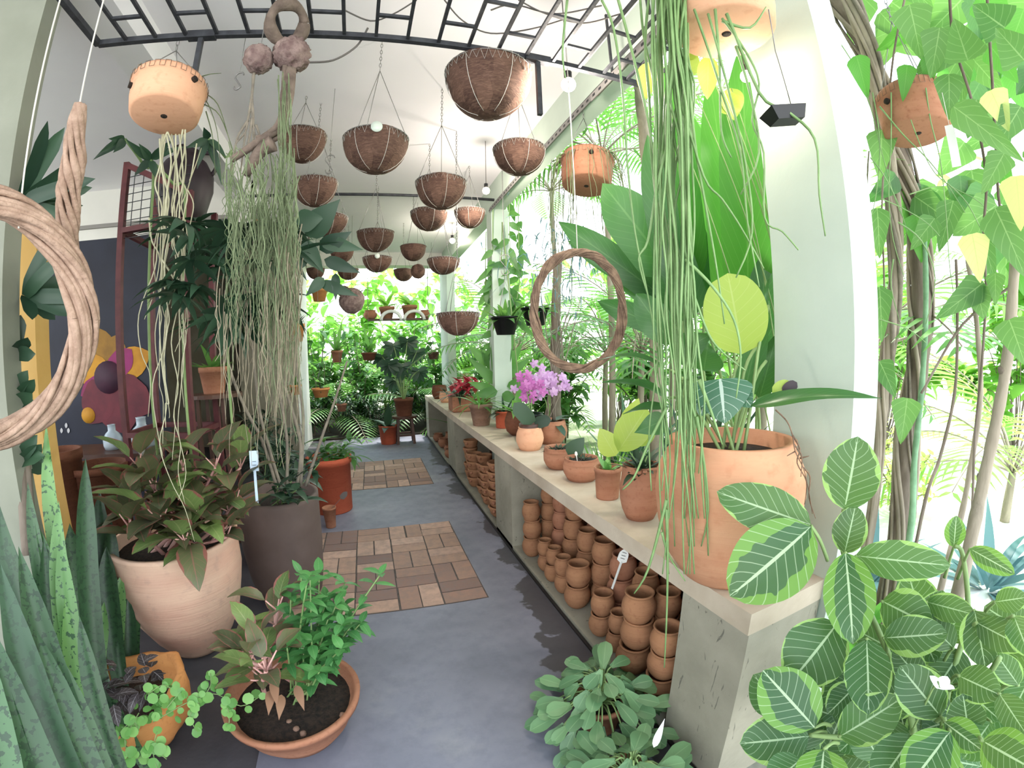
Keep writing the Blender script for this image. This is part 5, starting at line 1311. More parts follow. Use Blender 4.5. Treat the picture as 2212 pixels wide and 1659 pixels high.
# fan palm against the left wall
t = thing('fan_palm', 'dark fan palm with thin stems climbing in front of the yellow post', 'palm', atz(60, 1250, 0))
sb = MB(); mb = MB()
for p_ in (((60, 1200), (45, 1000), (30, 800), (20, 600), (25, 470)), ((75, 1200), (60, 1050), (48, 900), (28, 700), (35, 520))): sb.tube(spline(pxline(p_, 2.05, 2.15), 5), .02, 8, .014)
sb.build('trunk', M['bark'], t)
for (hx, hy), tips in (((40, 440), ((105, 262), (140, 275), (185, 340), (205, 385), (200, 405), (150, 470), (180, 445))), ((55, 640), ((130, 560), (110, 520), (180, 590), (190, 640), (120, 690), (70, 690), (160, 680))), ((30, 760), ((45, 680), (75, 765), (60, 730))), ((25, 870), ((75, 820), (80, 880), (70, 850), (75, 910), (60, 800))), ((40, 1000), ((90, 960), (110, 1000), (100, 1020), (80, 940), (95, 985)))):
    for tx, ty in tips: mb.leafpx(P(hx, hy, 2.1), P(tx, ty, 2.05 + R.uniform(-.1, .1)), siz(hx, hy, 34, 2.1), 'strap', bend=R.uniform(.1, .5), fold=.2, n=8, roll=R.uniform(-.6, .6))
mb.build('foliage', L['palmdark'], t)
# yellow post
a, b = aty(22, 700, 2.35), aty(76, 700, 2.35)
t = thing('yellow_post', 'ochre yellow painted post standing at the left edge', 'post', V((a.x, 2.35, 0)))
zt = aty(50, 492, 2.35).z
mb = MB(); mb.box((a.x - .03, 2.35, 0), (b.x, 2.47, zt)); o = mb.build('post', M['yellowpost'], t, False)
mb = MB(); mb.box((a.x - .20, 2.36, 0), (a.x - .03, 2.46, zt - .02)); mb.build('dark_plank', M['redmetal'], t, False)
# maroon rack with mesh and the dark jug on it
yr = 3.35
A, B, Cc = aty(276, 352, yr), aty(262, 520, yr), aty(460, 470, yr - .15)
t = thing('metal_rack', 'maroon metal rack with wire mesh standing before the blue wall', 'rack', V((A.x, yr, 0)))
ws = 1.0
for (dx, dy, nm) in ((0, 0, 'post'), (.62, -.15, 'post'), (0, .55, 'post'), (.62, .4, 'post')):
    mb = MB(); mb.bar((A.x + dx, yr + dy, 0), (A.x + dx, yr + dy, A.z - (0 if dx == 0 else .33)), .045); mb.build(nm, M['redmetal'], t, False)
zl = A.z - .55
for z in (zl, 1.0, .4):
    for a_, b_ in (((0, 0), (.62, -.15)), ((0, .55), (.62, .4)), ((0, 0), (0, .55)), ((.62, -.15), (.62, .4))):
        mb = MB(); mb.bar((A.x + a_[0], yr + a_[1], z), (A.x + b_[0], yr + b_[1], z), .04); mb.build('rail', M['redmetal'], t, False)
mb = MB(); mb.bar((A.x, yr, A.z - .02), (A.x + .62, yr - .15, A.z - .35), .045); mb.build('brace', M['redmetal'], t, False)
mb = MB()
for k in range(1, 9): mb.bar((A.x, yr + .01, A.z - .07 * k - .05), (A.x + .62, yr - .14, A.z - .07 * k - .05 if k > 4 else A.z - .07 * k - .05), .005)
for k in range(1, 7):
    x = A.x + .62 * k / 7; mb.bar((x, yr - .15 * k / 7, A.z - .36 * k / 7), (x, yr - .15 * k / 7, zl), .005)
for k in range(8): mb.bar((A.x, yr + .07 * k, zl + .02), (A.x + .62, yr - .15 + .07 * k, zl + .02), .005)
o = mb.build('wire_mesh', M['iron'], t, False)
cj = V((A.x + .45, yr + .12, zl + .025)); rj = .235
t = thing('dark_jug', 'big dark purple-brown jug standing on the maroon rack', 'jug', cj)
mb = MB(); mb.lathe([(0, 0), (.12, 0), (.19, .12), (rj, .3), (.23, .42), (.17, .53), (.11, .58), (.10, .62), (.12, .65), (.09, .65), (.08, .55), (0, .5)], 36, cj); mb.build('body', M['dark_jug'], t)
mb = MB(); mb.tube(spline([cj + V((.10, 0, .62)), cj + V((.22, 0, .6)), cj + V((.26, 0, .5)), cj + V((.22, 0, .42))], 5), .018, 8); mb.build('handle', M['dark_jug'], t)
bz = thing('palm_spray', 'sprays of dark palm leaf drooping above the dark jug', 'plant', P(330, 330, 2.9))
mb = MB()
for (hx, hy), tips in (((325, 345), ((270, 300), (300, 310), (375, 300), (400, 315), (290, 380), (340, 390))), ((450, 300), ((400, 320), (425, 365), (470, 370), (490, 340), (440, 275), (480, 400))), ((270, 300), ((200, 345), (215, 330), (245, 330), (235, 300)))):
    for tx, ty in tips: mb.leafpx(P(hx, hy, 2.75), P(tx, ty, 2.7), .045, 'lance', bend=.5, fold=.2, n=6, roll=R.uniform(-.6, .6))
mb.build('foliage', L['palmdark'], bz)
mb = MB()
for a_, b_ in (((450, 300), (500, 380)), ((325, 345), (400, 450)), ((270, 300), (330, 420))): mb.tube(spline([P(*a_, 2.75), P((a_[0] + b_[0]) / 2 + 12, (a_[1] + b_[1]) / 2, 2.78), P(*b_, 2.8), V((P(*b_, 2.8).x, P(*b_, 2.8).y, .9))], 4), .008, 6)
mb.build('stem', L['greenstem'], bz)
# things in front of the blue wall
def big_jar(px, pyb, wpx, pyt, lab, mat, prof=jarneck, d=None):
    c, r, h = place(px, pyb, 0, wpx, pyt, .6); t = thing('large_clay_jar', lab, 'jar', c); mb = MB(); mb.lathe(prof(r, h), 32, c); mb.build('body', M[mat], t); return c, r, h
big_jar(95, 1270, 150, 975, 'large dark brown jar in the left room behind the snake plant', 'brown_jar')
big_jar(175, 1250, 110, 970, 'reddish jar with a round mouth behind the snake plant', 'terra_dark', lambda r, h: rimpot(r, h, .6, .08))
big_jar(255, 1230, 130, 1000, 'square-shouldered clay pot behind the red-leaved urn', 'terra_dark', lambda r, h: rimpot(r, h, .75, .06))
t = thing('side_table', 'low dark table in front of the blue wall', 'table', V((-2.5, 4.0, 0)))
mb = MB(); mb.box((-3.3, 3.75, .74), (-2.0, 4.3, .78)); mb.build('table_top', M['brown_jar'], t, False)
for x in (-3.25, -2.05):
    for y in (3.8, 4.25):
        mb = MB(); mb.box((x - .03, y - .03, 0), (x + .03, y + .03, .74)); mb.build('leg', M['brown_jar'], t, False)
for x, lab, s in ((310, 'clear glass bottle on the table in front of the blue wall', 1.0), (245, 'small pale glass bottle in front of the painted flower', .8)):
    p = aty(x, 960, 4.0); mb = MB(); c = V((p.x, 4.0, .781))
    mb.lathe([(0, 0), (.1 * s, 0), (.115 * s, .04), (.115 * s, .12 * s), (.08 * s, .18 * s), (.045 * s, .21 * s), (.045 * s, .27 * s), (.05 * s, .28 * s), (.035 * s, .28 * s), (.03 * s, .2 * s), (.1 * s, .12 * s), (.1 * s, .02), (0, .02)], 24, c)
    tag(mb.build('glass_bottle', M['bottle'], None, True, c), lab, 'bottle')
# ------------------------------------------------------------------ variegated rubber fig, lower right
fb = V((1.30, .30, -.1))
fb = atz(2010, 1650, -.1)
t = thing('rubber_fig', 'large rubber fig with variegated round-oval leaves filling the lower right corner', 'plant', fb)
A = [  # base, tip, width, distance
 ((1752, 1134), (1548, 1062), 98, 1.20), ((1824, 1100), (1853, 943), 124, 1.22), ((1824, 1195), (1848, 1092), 76, 1.25), ((1848, 1200), (2054, 1222), 92, 1.18),
 ((1905, 1298), (2012, 1352), 108, 1.17), ((1810, 1345), (1703, 1478), 142, 1.15), ((1872, 1380), (1876, 1545), 106, 1.08), ((1748, 1590), (1598, 1606), 112, 1.12), ((1812, 1592), (1948, 1508), 108, 1.08),
 ((2032, 1548), (1943, 1438), 104, 1.05), ((2105, 1318), (2128, 1442), 90, 1.08), ((2072, 1460), (2162, 1502), 92, 1.03), ((2002, 1300), (2106, 1328), 66, 1.18), ((1908, 1378), (2047, 1368), 96, 1.14),
 ((1972, 1588), (1888, 1706), 104, 1.0), ((2092, 1582), (2080, 1498), 84, 1.04), ((2160, 1500), (2216, 1585), 72, 1.0), ((1850, 1480), (1788, 1542), 72, 1.15),
 ((2110, 1345), (2218, 1402), 80, 1.05), ((1990, 1470), (1930, 1400), 70, 1.18), ((2190, 1330), (2225, 1420), 70, 1.02), ((2150, 1300), (2220, 1290), 60, 1.08), ((1730, 1640), (1660, 1700), 90, 1.05), ((1900, 1640), (1850, 1560), 80, 1.15), ((2060, 1400), (1990, 1330), 70, 1.2), ((2140, 1560), (2080, 1640), 90, 1.05), ((2200, 1480), (2150, 1410), 60, 1.1)]
Bv = [((1752, 1138), (1576, 1288), 166, 1.16), ((1826, 1193), (1842, 1392), 116, 1.12), ((1760, 1572), (1648, 1448), 128, 1.08), ((1780, 1618), (1768, 1725), 116, 1.0), ((2052, 1580), (1958, 1702), 122, .98), ((2122, 1600), (2235, 1664), 130, .96), ((2060, 1182), (2066, 1114), 46, 1.3), ((2095, 1185), (2192, 1240), 54, 1.25), ((2040, 1560), (2120, 1620), 80, 1.0)]
rf = random.Random(21)
for k in range(95):
    x, y = rf.uniform(1690, 2240), rf.uniform(1330, 1690)
    if (x < 1950 and y < 1400) or x < 1690 + (1560 - y) * .6: continue
    a = rf.uniform(0, 6.28); l = rf.uniform(80, 130); A.append(((x, y), (x + l * cos(a), y + l * sin(a) * .9), rf.uniform(70, 105), rf.uniform(1.2, 1.6)))
mb = MB(); leaves_px(mb, A, 1.1, prof='fig', bend=.35, fold=.14, n=14, half=3, wave=.012); mb.build('foliage', L['ficus'], t)
mb = MB(); leaves_px(mb, Bv, 1.1, prof='fig', bend=.3, fold=.12, n=14, half=3, wave=.012); mb.build('variegated_foliage', L['ficus2'], t)['label'] = 'leaves with lime green variegated edges'
mb = MB()
def pl(p, d0, d1): mb.tube(spline(pxline(p, d0, d1), 5), .006, 7, .004)
root = fb
for p_, d0, d1 in ((((1985, 1640), (1960, 1520), (1905, 1380), (1850, 1260), (1818, 1180), (1822, 1100)), 1.3, 1.24), (((2010, 1640), (1900, 1600), (1800, 1592), (1750, 1588)), 1.3, 1.12), (((2030, 1640), (2050, 1480), (2090, 1340), (2080, 1200), (2062, 1180)), 1.3, 1.28), (((2040, 1650), (2070, 1540), (2120, 1480), (2160, 1420)), 1.25, 1.05)):
    mb.tube([root + rv(.01)] + spline(pxline(p_, d0, d1), 5), .009, 7, .005)
for a, b, w_, d_ in A + Bv:
    c_ = P(a[0], a[1], d_); e_ = P(a[0] + (1950 - a[0]) * .18, a[1] + (1480 - a[1]) * .18 + 12, d_ + .07); mb.tube(spline([c_, (c_ + e_) / 2 + V((0, 0, .008)), e_], 4), .0032, 6, .0045)
mb.build('stem', L['greenstem'], t)
mb = MB(); q = P(2030, 1488, 1.0)
for k in range(4): mb.leaf(q, ud(k * 1.57, .9), (0, 0, 1), .028, .022, 'ellip', .6, n=5)
tag(thing('white_bud', 'small white flower bud among the rubber fig leaves', 'flower', q)); f_ = bpy.data.objects['white_bud']; mb.build('petals', L['whitep'], f_)
mb = MB(); mb.tube(spline([q, q + V((.01, .02, -.1)), V((q.x + .03, q.y + .06, -.1))], 4), .002, 5); mb.build('flower_stalk', L['greenstem'], f_)
# ------------------------------------------------------------------ spoon-leaved plants at the foot of the shelf
def spoonplant(px, py, zc, wpx, lab, n, spread, seed, rz, z0):
    c, r, h = place(px, py, 0, wpx, py - 90, .7); c.x = min(c.x, .93 - r); rr = random.Random(seed)
    t = pot_thing('spoon_leaf_plant', lab, 'plant', c, rimpot(r, .15, .7, .15), 'terra', soilr=(r * .8, .122))
    mb = MB(); sb = MB()
    for k in range(n):
        a = rr.uniform(0, 2 * pi); q = rr.random() ** .6; el = rr.uniform(-.7, 1.1) * (1 - q * .3)
        p = c + V((cos(a) * spread * q, sin(a) * spread * q, z0 + .16 * (1 - q * q) - .10 * q + rr.uniform(-.02, .02)))
        d = ud(a, el - .35); up = V((0, 0, 1)) + ud(a, 0) * .2 + (EYE - p).normalized() * .8
        mb.leaf(p, d, up, rr.uniform(.085, .14), rr.uniform(.046, .062), 'spoon', rr.uniform(.1, .6), fold=.15, n=9, half=2)
        sb.tube(spline([c + V((0, 0, .12)), (c + p) / 2 + V((0, 0, .12)), p], 3), .0032, 5)
    mb.build('foliage', L['spoon'], t); sb.build('stem', L['greenstem'], t); return t, c
spoonplant(1290, 1592, 0, 110, 'clump of grey-green spoon-shaped leaves on the floor against the shelf base', 84, .22, 3, 0, .14)
ts2, c2_ = spoonplant(1345, 1760, 0, 110, 'second spoon-leaved plant at the bottom edge, beside the end block', 64, .18, 8, 0, .10)
mb = MB(); mb.leafpx(P(1412, 1615, 1.55), P(1436, 1552, 1.5), .022, 'lance', bend=.3); tag(mb.build('white_leaf_tag', M['tagw'], None, True, P(1412, 1615, 1.55)), 'thin white blade-like tag beside the end block', 'label')
# ------------------------------------------------------------------ big heliconia / banana leaves behind the large clay pot
def leafy(name, lab, cat, base, specs, matk, d, stemr=.012, prof='paddle', group=None, **kw):
    t = thing(name, lab, cat, base, group)
    k = dict(bend=.4, half=2, n=14, fold=.18, wave=.025); k.update(kw)
    mb = MB(); leaves_px(mb, specs, d, prof=prof, **k); mb.build('foliage', L[matk], t)
    sb = MB()
    for s in specs:
        dd = s[3] if len(s) > 3 else d
        a = P(s[0][0], s[0][1], dd); b = V(base)
        sb.tube(spline([b + V((R.uniform(-.06, .06), R.uniform(-.06, .06), 0)), b.lerp(a, .55) + V((R.uniform(-.05, .05), R.uniform(-.05, .05), .12)), a], 5), stemr, 7, stemr * .5)
    sb.build('leaf_stalk', L['greenstem'], t); return t
leafy('banana_plant', 'tall backlit bright green banana-like plant directly behind the near column', 'plant', V((1.95, 1.55, -.1)),
      [((1615, 690), (1598, 90), 118, 2.25, dict(nrm=(-.8, -.5, .2))), ((1580, 700), (1530, 150), 90, 2.4), ((1550, 640), (1440, 180), 110, 2.5), ((1500, 620), (1418, 120), 80, 2.45), ((1640, 640), (1620, 230), 70, 2.3)], 'bright', 2.3)
leafy('heliconia', 'dark broad-leaved heliconia spreading left behind the large clay pot', 'plant', V((1.75, 1.9, -.1)),
      [((1450, 600), (1398, 290), 72, 2.3), ((1450, 590), (1300, 395), 110, 2.4, dict(bend=.7)), ((1430, 640), (1205, 478), 62, 2.5, dict(bend=.8)), ((1470, 640), (1225, 520), 60, 2.6, dict(bend=.6)), ((1480, 690), (1300, 560), 60, 2.55, dict(bend=.7)), ((1500, 680), (1430, 480), 80, 2.3), ((1640, 720), (1655, 540), 66, 2.15), ((1480, 700), (1420, 560), 70, 2.4), ((1460, 720), (1290, 650), 50, 2.6, dict(bend=.8)), ((1520, 640), (1470, 420), 70, 2.45), ((1640, 760), (1678, 690), 50, 2.1)], 'big', 2.4)
leafy('philodendron', 'lime and yellow leaves hanging in front of the right beam near the stem curtain', 'plant', V((2.0, 1.2, -.1)),
      [((1485, 165), (1490, 95), 52, 2.0), ((1530, 120), (1528, 215), 46, 1.9), ((1400, 135), (1395, 215), 46, 2.1), ((1580, 190), (1585, 260), 50, 2.0), ((1560, 215), (1600, 240), 50, 2.0), ((1510, 105), (1470, 130), 30, 2.0)], 'yellow', 2.0, .004, 'ovate')
# ------------------------------------------------------------------ trunks and climbers right of the near column
def trunk(name, lab, pts, d, r, mat, ext=True, roots=0, knots=0):
    ps = pxline(pts, d, d)
    b = ps[-1]
    if ext and b.z > -.1: ps.append(V((b.x + (b.x - ps[-2].x) * .2, b.y, -.12)))
    t = thing(name, lab, 'tree', V((ps[-1].x, ps[-1].y, -.1)))
    sp = spline(ps, 6); mb = MB(); n = len(sp)
    mb.tube(sp, [r * (.75 + .35 * i / n + .07 * sin(i * 1.7)) for i in range(n)], 12); mb.build('trunk', M[mat], t)
    if roots:
        for k in range(roots):
            mb = MB(); o = rv(r * .9); ph = R.uniform(0, 6)
            mb.tube([p + V((r * 1.1 * cos(ph + i * .22), r * 1.1 * sin(ph + i * .22), 0)) for i, p in enumerate(sp)], R.uniform(.006, .014), 6); mb.build('aerial_root', M['rootgrey' if k % 2 else 'barklight'], t)
    if knots:
        for k in range(knots):
            mb = MB(); p = sp[int((k + .5) * n / knots)]; mb.ball(p + rv(r * .5), r * .75, 8, 6, jit=.3); mb.build('knot', M['bark'], t)
    return t, sp
trunk('tree_trunk', 'dark ringed tree trunk with climbing roots behind the hanging clay pot at right', [((1800 - 20), -40), (1860, 80), (1900, 190), (1940, 330), (1975, 480), (1990, 640), (1985, 780), (1960, 950), (1945, 1150)], 2.75, .058, 'bark', True, 7, 6)
trunk('root_bundle', 'bundle of pale aerial roots hanging just right of the near column', [(1830, -20), (1880, 110), (1905, 250), (1925, 420), (1935, 560), (1925, 700), (1910, 850), (1895, 980)], 2.6, .03, 'barklight', True, 9, 0)
trunk('green_stem', 'straight green stem standing against the dark ringed trunk', [(1995, 480), (2000, 650), (1990, 850), (1975, 1000), (1965, 1160)], 2.6, .017, 'greenbark', True)
trunk('tree_trunk', 'leaning grey-brown trunk at the right edge with small twigs', [(2205, 420), (2190, 600), (2175, 780), (2150, 920), (2120, 1060), (2080, 1240)], 1.75, .021, 'barklight', True, 0, 4)
trunk('sapling', 'thin pale sapling stem between the dark trunk and the leaning trunk', [(2090, 560), (2110, 700), (2118, 850), (2100, 990), (2075, 1120), (2040, 1240)], 2.0, .012, 'barklight', True)
trunk('sapling', 'very thin leaning stem left of the pale sapling', [(2065, 560), (2068, 700), (2062, 850), (2030, 990), (1990, 1120)], 2.3, .008, 'bark', True)
trunk('tree_trunk', 'pale slim palm trunk seen between the slim wreath and the stem curtain', [(1375, 150), (1388, 260), (1400, 400), (1410, 500), (1415, 700)], 4.0, .055, 'barklight', True)
trunk('tree_trunk', 'brown trunk seen through the slim wreath', [(1205, 560), (1200, 700), (1200, 850), (1202, 930)], 4.6, .06, 'bark', True)
# vine leaves
vt = thing('climbing_vine', 'climbing vine with big heart leaves hanging down at the right edge', 'vine', V((2.2, 1.0, -.1)))
rr = random.Random(12)
sets = {'vary': [((2100, 505), (2118, 612), 64, 1.7), ((2140, 195), (2180, 285), 60, 1.8), ((2195, 380), (2205, 500), 70, 1.6)],
        'vine': [((2125, 610), (2020, 690), 60, 1.9), ((2110, 620), (2125, 690), 66, 1.9), ((2150, 590), (2150, 660), 40, 1.9), ((2110, 215), (2090, 300), 60, 1.95), ((2060, 230), (2212, 350), 70, 1.7), ((2180, 690), (2215, 790), 80, 1.6), ((2150, 450), (2215, 600), 90, 1.7), ((2090, 130), (2060, 40), 90, 1.9), ((2030, 60), (2010, 170), 70, 2.0), ((2170, 60), (2100, 10), 90, 1.8), ((2212, 130), (2150, 60), 90, 1.7), ((1965, 10), (1990, 130), 80, 2.1), ((2050, 160), (2050, 260), 60, 2.0), ((1905, 280), (1900, 390), 60, 2.3), ((1895, 450), (1900, 560), 50, 2.3), ((1900, 620), (1905, 740), 50, 2.3), ((1900, 780), (1935, 860), 50, 2.2), ((1960, 860), (1945, 960), 60, 2.3), ((2170, 330), (2120, 420), 60, 1.9), ((2205, 230), (2150, 320), 70, 1.8)],
        'bright': [((2120, -10), (2190, 90), 80, 2.2), ((1960, 140), (1950, 220), 40, 2.2), ((2010, 120), (2005, 200), 40, 2.3), ((2212, 20), (2170, 130), 70, 2.0), ((2140, 330), (2190, 420), 60, 2.0), ((2190, 560), (2212, 640), 40, 1.8), ((1850, 120), (1875, 215), 46, 2.3), ((2140, 100), (2200, 180), 60, 2.1)]}
for mk, sp_ in sets.items():
    mb = MB(); leaves_px(mb, sp_, 1.8, prof='acum', bend=.4, half=2, n=12, fold=.15, wave=.015); mb.build('foliage', L[mk], vt)
rv_ = random.Random(33)
for mk, cnt in (('vine', 50), ('bright', 14), ('big', 22)):
    mb = MB(); sp_ = []
    for k in range(cnt):
        x, y = rv_.uniform(1850, 2260), rv_.uniform(-60, 520)
        if 1880 < x < 2070 and 150 < y < 330: continue
        if x < 1800 + y * .25 + 40: continue
        a = rv_.uniform(.6, 2.6); l = rv_.uniform(80, 130); sp_.append(((x, y), (x + l * cos(a), y + l * sin(a)), rv_.uniform(50, 90), rv_.uniform(2.3, 3.6)))
    leaves_px(mb, sp_, 1.8, prof='acum', bend=.5, half=2, n=10, fold=.15, wave=.015, roll=rv_.uniform(-.5, .5)); mb.build('back_foliage', L[mk], vt)
mb = MB()
for p_, d in ((((2130, -40), (2140, 120), (2150, 300), (2160, 450), (2190, 560)), 1.95), (((2050, -40), (2060, 90), (2100, 220), (2130, 380), (2125, 500), (2130, 620)), 1.95), (((1960, -30), (1930, 120), (1915, 280), (1905, 450), (1910, 620), (1905, 800)), 2.35), (((2130, 620), (2120, 800), (2105, 960), (2095, 1180)), 1.95), (((2212, 600), (2080, 700), (1990, 850)), 1.9)):
    mb.tube(spline(pxline(p_, d, d), 5), .005, 6)
e_ = P(2095, 1180, 1.95); mb.tube(spline([e_, V((e_.x, e_.y, -.1))], 4), .006, 6)
mb.build('vine_stem', M['bark'], vt)
# ------------------------------------------------------------------ the garden beyond
def frond(mb, base, az, el, Lf, nl=22, lw=.035, ll=.45, bend=1.3, rn=None, sb=None):
    n = nl; d = ud(az, el); up = V((0, 0, 1)); up = (up - d * up.dot(d)).normalized(); c = V(base); pts = [c.copy()]
    rn = R.random() if rn is None else rn
    for i in range(n):
        q = i / n
        da = bend / n; d2 = (d * cos(da) - up * sin(da)).normalized(); up = (up * cos(da) + d * sin(da)).normalized(); d = d2
        c = c + d * (Lf / n); pts.append(c.copy())
        if q > .18:
            side = d.cross(up).normalized(); l = ll * sin(pi * min(1, .12 + .88 * ((q - .18) / .82) ** .8)) + .06
            for s in (-1, 1):
                mb.leaf(c, (side * s + d * .65 + up * .15).normalized(), up, l, lw, 'lance', .6, fold=.1, n=3, rn=min(1, max(0, rn + R.uniform(-.25, .25))))
    if sb: sb.tube(pts[::2], .012, 5, .004)
PR = {}
def palm(label, pos, h, nf, Lf, matk, key=None, group=None, trunkr=.05, **kw):
    if key and key in PR:
        return dup(PR[key], pos, R.uniform(0, 6.28), kw.get('sc', 1.0), label, group)
    sc = kw.pop('sc', 1.0)
    t = thing('palm', label, 'palm', pos, group); pos = V(pos)
    mb = MB(); sb = MB()
    if h > .1: sb.tube(spline([pos, pos + V((.03, .02, h * .5)), pos + V((0, 0, h))], 5), trunkr, 9, trunkr * .7)
    for k in range(nf): frond(mb, pos + V((0, 0, h)), k * 2.4 + R.uniform(-.2, .2), 1.35 - 1.0 * k / nf, Lf * R.uniform(.8, 1.1), sb=sb, **kw)
    mb.build('fronds', L[matk], t)
    if sb.v: sb.build('trunk', M['barklight'], t)
    if key: PR[key] = t
    t.scale = (sc, sc, sc)
    return t
def shrub(label, pos, h, r, n, ll, lw, matk, prof='ovate', key=None, group=None, name='shrub', sc=1.0, low=.15):
    if key and key in PR: return dup(PR[key], pos, R.uniform(0, 6.28), sc, label, group)
    t = thing(name, label, 'shrub', pos, group); pos = V(pos); mb = MB(); sb = MB()
    ns = max(5, n // 22)
    for i in range(ns):
        a = R.uniform(0, 6.28); q = R.random() ** .5; tp = pos + V((cos(a) * r * q, sin(a) * r * q, h * (low + (1 - low) * R.random() ** .7)))
        sp = spline([pos + rv(.05) * V((1, 1, 0)).length, pos.lerp(tp, .5) + V((0, 0, .1 * h)), tp], 5); sb.tube(sp, .010, 5, .004)
        for k in range(n // ns):
            p = sp[-1 - R.randint(0, min(6, len(sp) - 1))] + rv(.06); a2 = R.uniform(0, 6.28)
            mb.leaf(p, ud(a2, R.uniform(-.5, 1.0)), (0, 0, 1), ll * R.uniform(.7, 1.2), lw * R.uniform(.8, 1.2), prof, R.uniform(.3, 1.2), fold=.15, n=4)
    mb.build('foliage', L[matk], t); sb.build('stem', M['bark'], t)
    if key: PR[key] = t
    t.scale = (sc, sc, sc)
    return t
def strapclump(label, pos, n, Ls, W, matk, key=None, sc=1.0, el=(.7, 1.5), bend=(.3, 1.3), prof='lance'):
    if key and key in PR: return dup(PR[key], pos, R.uniform(0, 6.28), sc, label)
    t = thing('strap_leaf_plant', label, 'plant', pos)
    tuft(pos, n, Ls, W, prof, el, bend, .08, n=8).build('foliage', L[matk], t)
    if key: PR[key] = t
    t.scale = (sc, sc, sc); return t
g = -.12
# beyond the far opening
palm('arching green palm at the left side of the far opening', (-.75, 9.4, g), .3, 13, 1.9, 'palm', 'pa')
palm('lime green palm in the centre of the far opening', (.25, 10.6, g), .5, 14, 2.1, 'palmbright', 'pb')
palm('feathery palm to the right in the far opening, behind the stool', (1.15, 9.7, g), .6, 13, 1.8, 'palm', 'pa')
palm('tall bright palm far behind the opening, left', (-2.2, 12.0, g), 1.6, 14, 2.2, 'palmbright', 'pb')
palm('tall bright palm far behind the opening, right', (1.9, 12.4, g), 1.5, 14, 2.2, 'palmbright', 'pb')
palm('palm seen past the left pillar, beyond the low white wall', (-3.4, 10.2, g), .8, 13, 2.0, 'palm', 'pa')
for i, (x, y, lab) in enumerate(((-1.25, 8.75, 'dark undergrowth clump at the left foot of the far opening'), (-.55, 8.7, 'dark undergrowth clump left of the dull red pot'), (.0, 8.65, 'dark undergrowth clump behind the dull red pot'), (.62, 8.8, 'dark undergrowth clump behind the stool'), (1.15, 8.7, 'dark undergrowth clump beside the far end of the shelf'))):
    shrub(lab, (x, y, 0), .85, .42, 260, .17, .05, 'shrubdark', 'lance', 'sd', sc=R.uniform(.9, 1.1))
for i, (x, y, lab) in enumerate(((-1.0, 9.0, 'dark broad-leaved shrub below the arching palm'), (-.3, 9.1, 'mid-dark shrub between the arching palm and the stool'), (.75, 9.15, 'shrub of drooping leaves behind the monstera'))):
    shrub(lab, (x, y, 0), 1.5, .5, 300, .22, .08, 'shrub', 'ovate', 'sm', sc=R.uniform(.9, 1.1))
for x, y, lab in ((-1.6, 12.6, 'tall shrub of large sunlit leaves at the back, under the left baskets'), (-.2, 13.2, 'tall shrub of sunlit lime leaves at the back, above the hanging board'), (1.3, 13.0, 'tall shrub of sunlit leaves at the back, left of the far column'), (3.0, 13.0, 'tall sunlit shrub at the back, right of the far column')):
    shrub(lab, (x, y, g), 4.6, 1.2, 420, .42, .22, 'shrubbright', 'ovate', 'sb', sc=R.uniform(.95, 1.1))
palm('large palm high behind the far baskets', (.6, 11.6, g), 2.6, 13, 1.9, 'palmbright', 'pb', sc=1.0)
for x, y, lab, sc in ((-1.2, 9.9, 'leafy shrub behind the arching palm, left part of the far opening', 1.7), (-.2, 9.9, 'leafy shrub under the far hanging board', 1.6), (.7, 10.1, 'leafy shrub behind the monstera, taller', 1.7), (1.5, 9.6, 'leafy shrub touching the far column', 1.6)):
    shrub(lab, (x, y, g), 1.5, .5, 300, .22, .08, 'shrub', 'ovate', 'sm', sc=sc)
palm('palm with arching fronds under the mossy coir ball', (-.9, 10.6, g), 1.0, 13, 1.9, 'palm', 'pa')
palm('palm with arching fronds between hanging board and far column', (.9, 11.2, g), 1.1, 13, 1.9, 'palm', 'pa')
palm('palm between the far column and the middle column', (2.6, 8.0, g), 1.6, 14, 1.8, 'palm', 'pc')
for x, y, d_, lab in ((1300, 320, 5.2, 'tall slim palm with its crown above the tan hanging pot'), (1190, 400, 7.0, 'tall slim palm further back, crown above the black hanging pots'), (1420, 250, 6.2, 'tall slim palm behind the stem curtain')):
    q = P(x, y, d_); palm(lab, (q.x, q.y, g), q.z - g - .1, 15, 1.35, 'palm', None, None, .04, lw=.035, ll=.42, nl=20)
# along the right side, seen between the columns
palm('blue-green spiky palm left of the middle column, outside', (2.15, 6.4, g), 1.2, 14, 1.5, 'palm', 'pc', lw=.03, ll=.5)
palm('palm with long leaflets high above the tan hanging pot', (3.3, 5.6, g), 2.6, 14, 1.9, 'palm', 'pc')
palm('palm behind the slim wreath, upper part', (3.1, 4.4, g), 1.7, 14, 1.8, 'palm', 'pc')
palm('palm behind the two black hanging pots', (2.3, 8.4, g), 1.0, 13, 1.9, 'palm', 'pa')
palm('palm above the middle column top, outside', (3.6, 8.6, g), 3.0, 14, 2.0, 'palmbright', 'pb')
palm('fan of fronds at the upper right beyond the hanging clay pot', (3.4, 1.75, g), 2.2, 14, 1.6, 'palm', 'pc')
palm('palm far right beyond the leaning trunk', (5.2, 1.0, g), 2.0, 14, 1.9, 'palmbright', 'pb')
palm('palm behind the banana-like plant', (3.6, 3.0, g), 2.4, 14, 1.8, 'palm', 'pc')
strapclump('lime grass-like clump seen below the slim wreath', V((P(1312, 930, 4.2).x, P(1312, 930, 4.2).y, g)), 130, (.6, 1.15), .03, 'palmbright', 'gr')
strapclump('lime grass-like clump further back below the black pots', (2.2, 6.6, g), 110, (.6, 1.1), .03, 'palmbright', 'gr', 1.1)
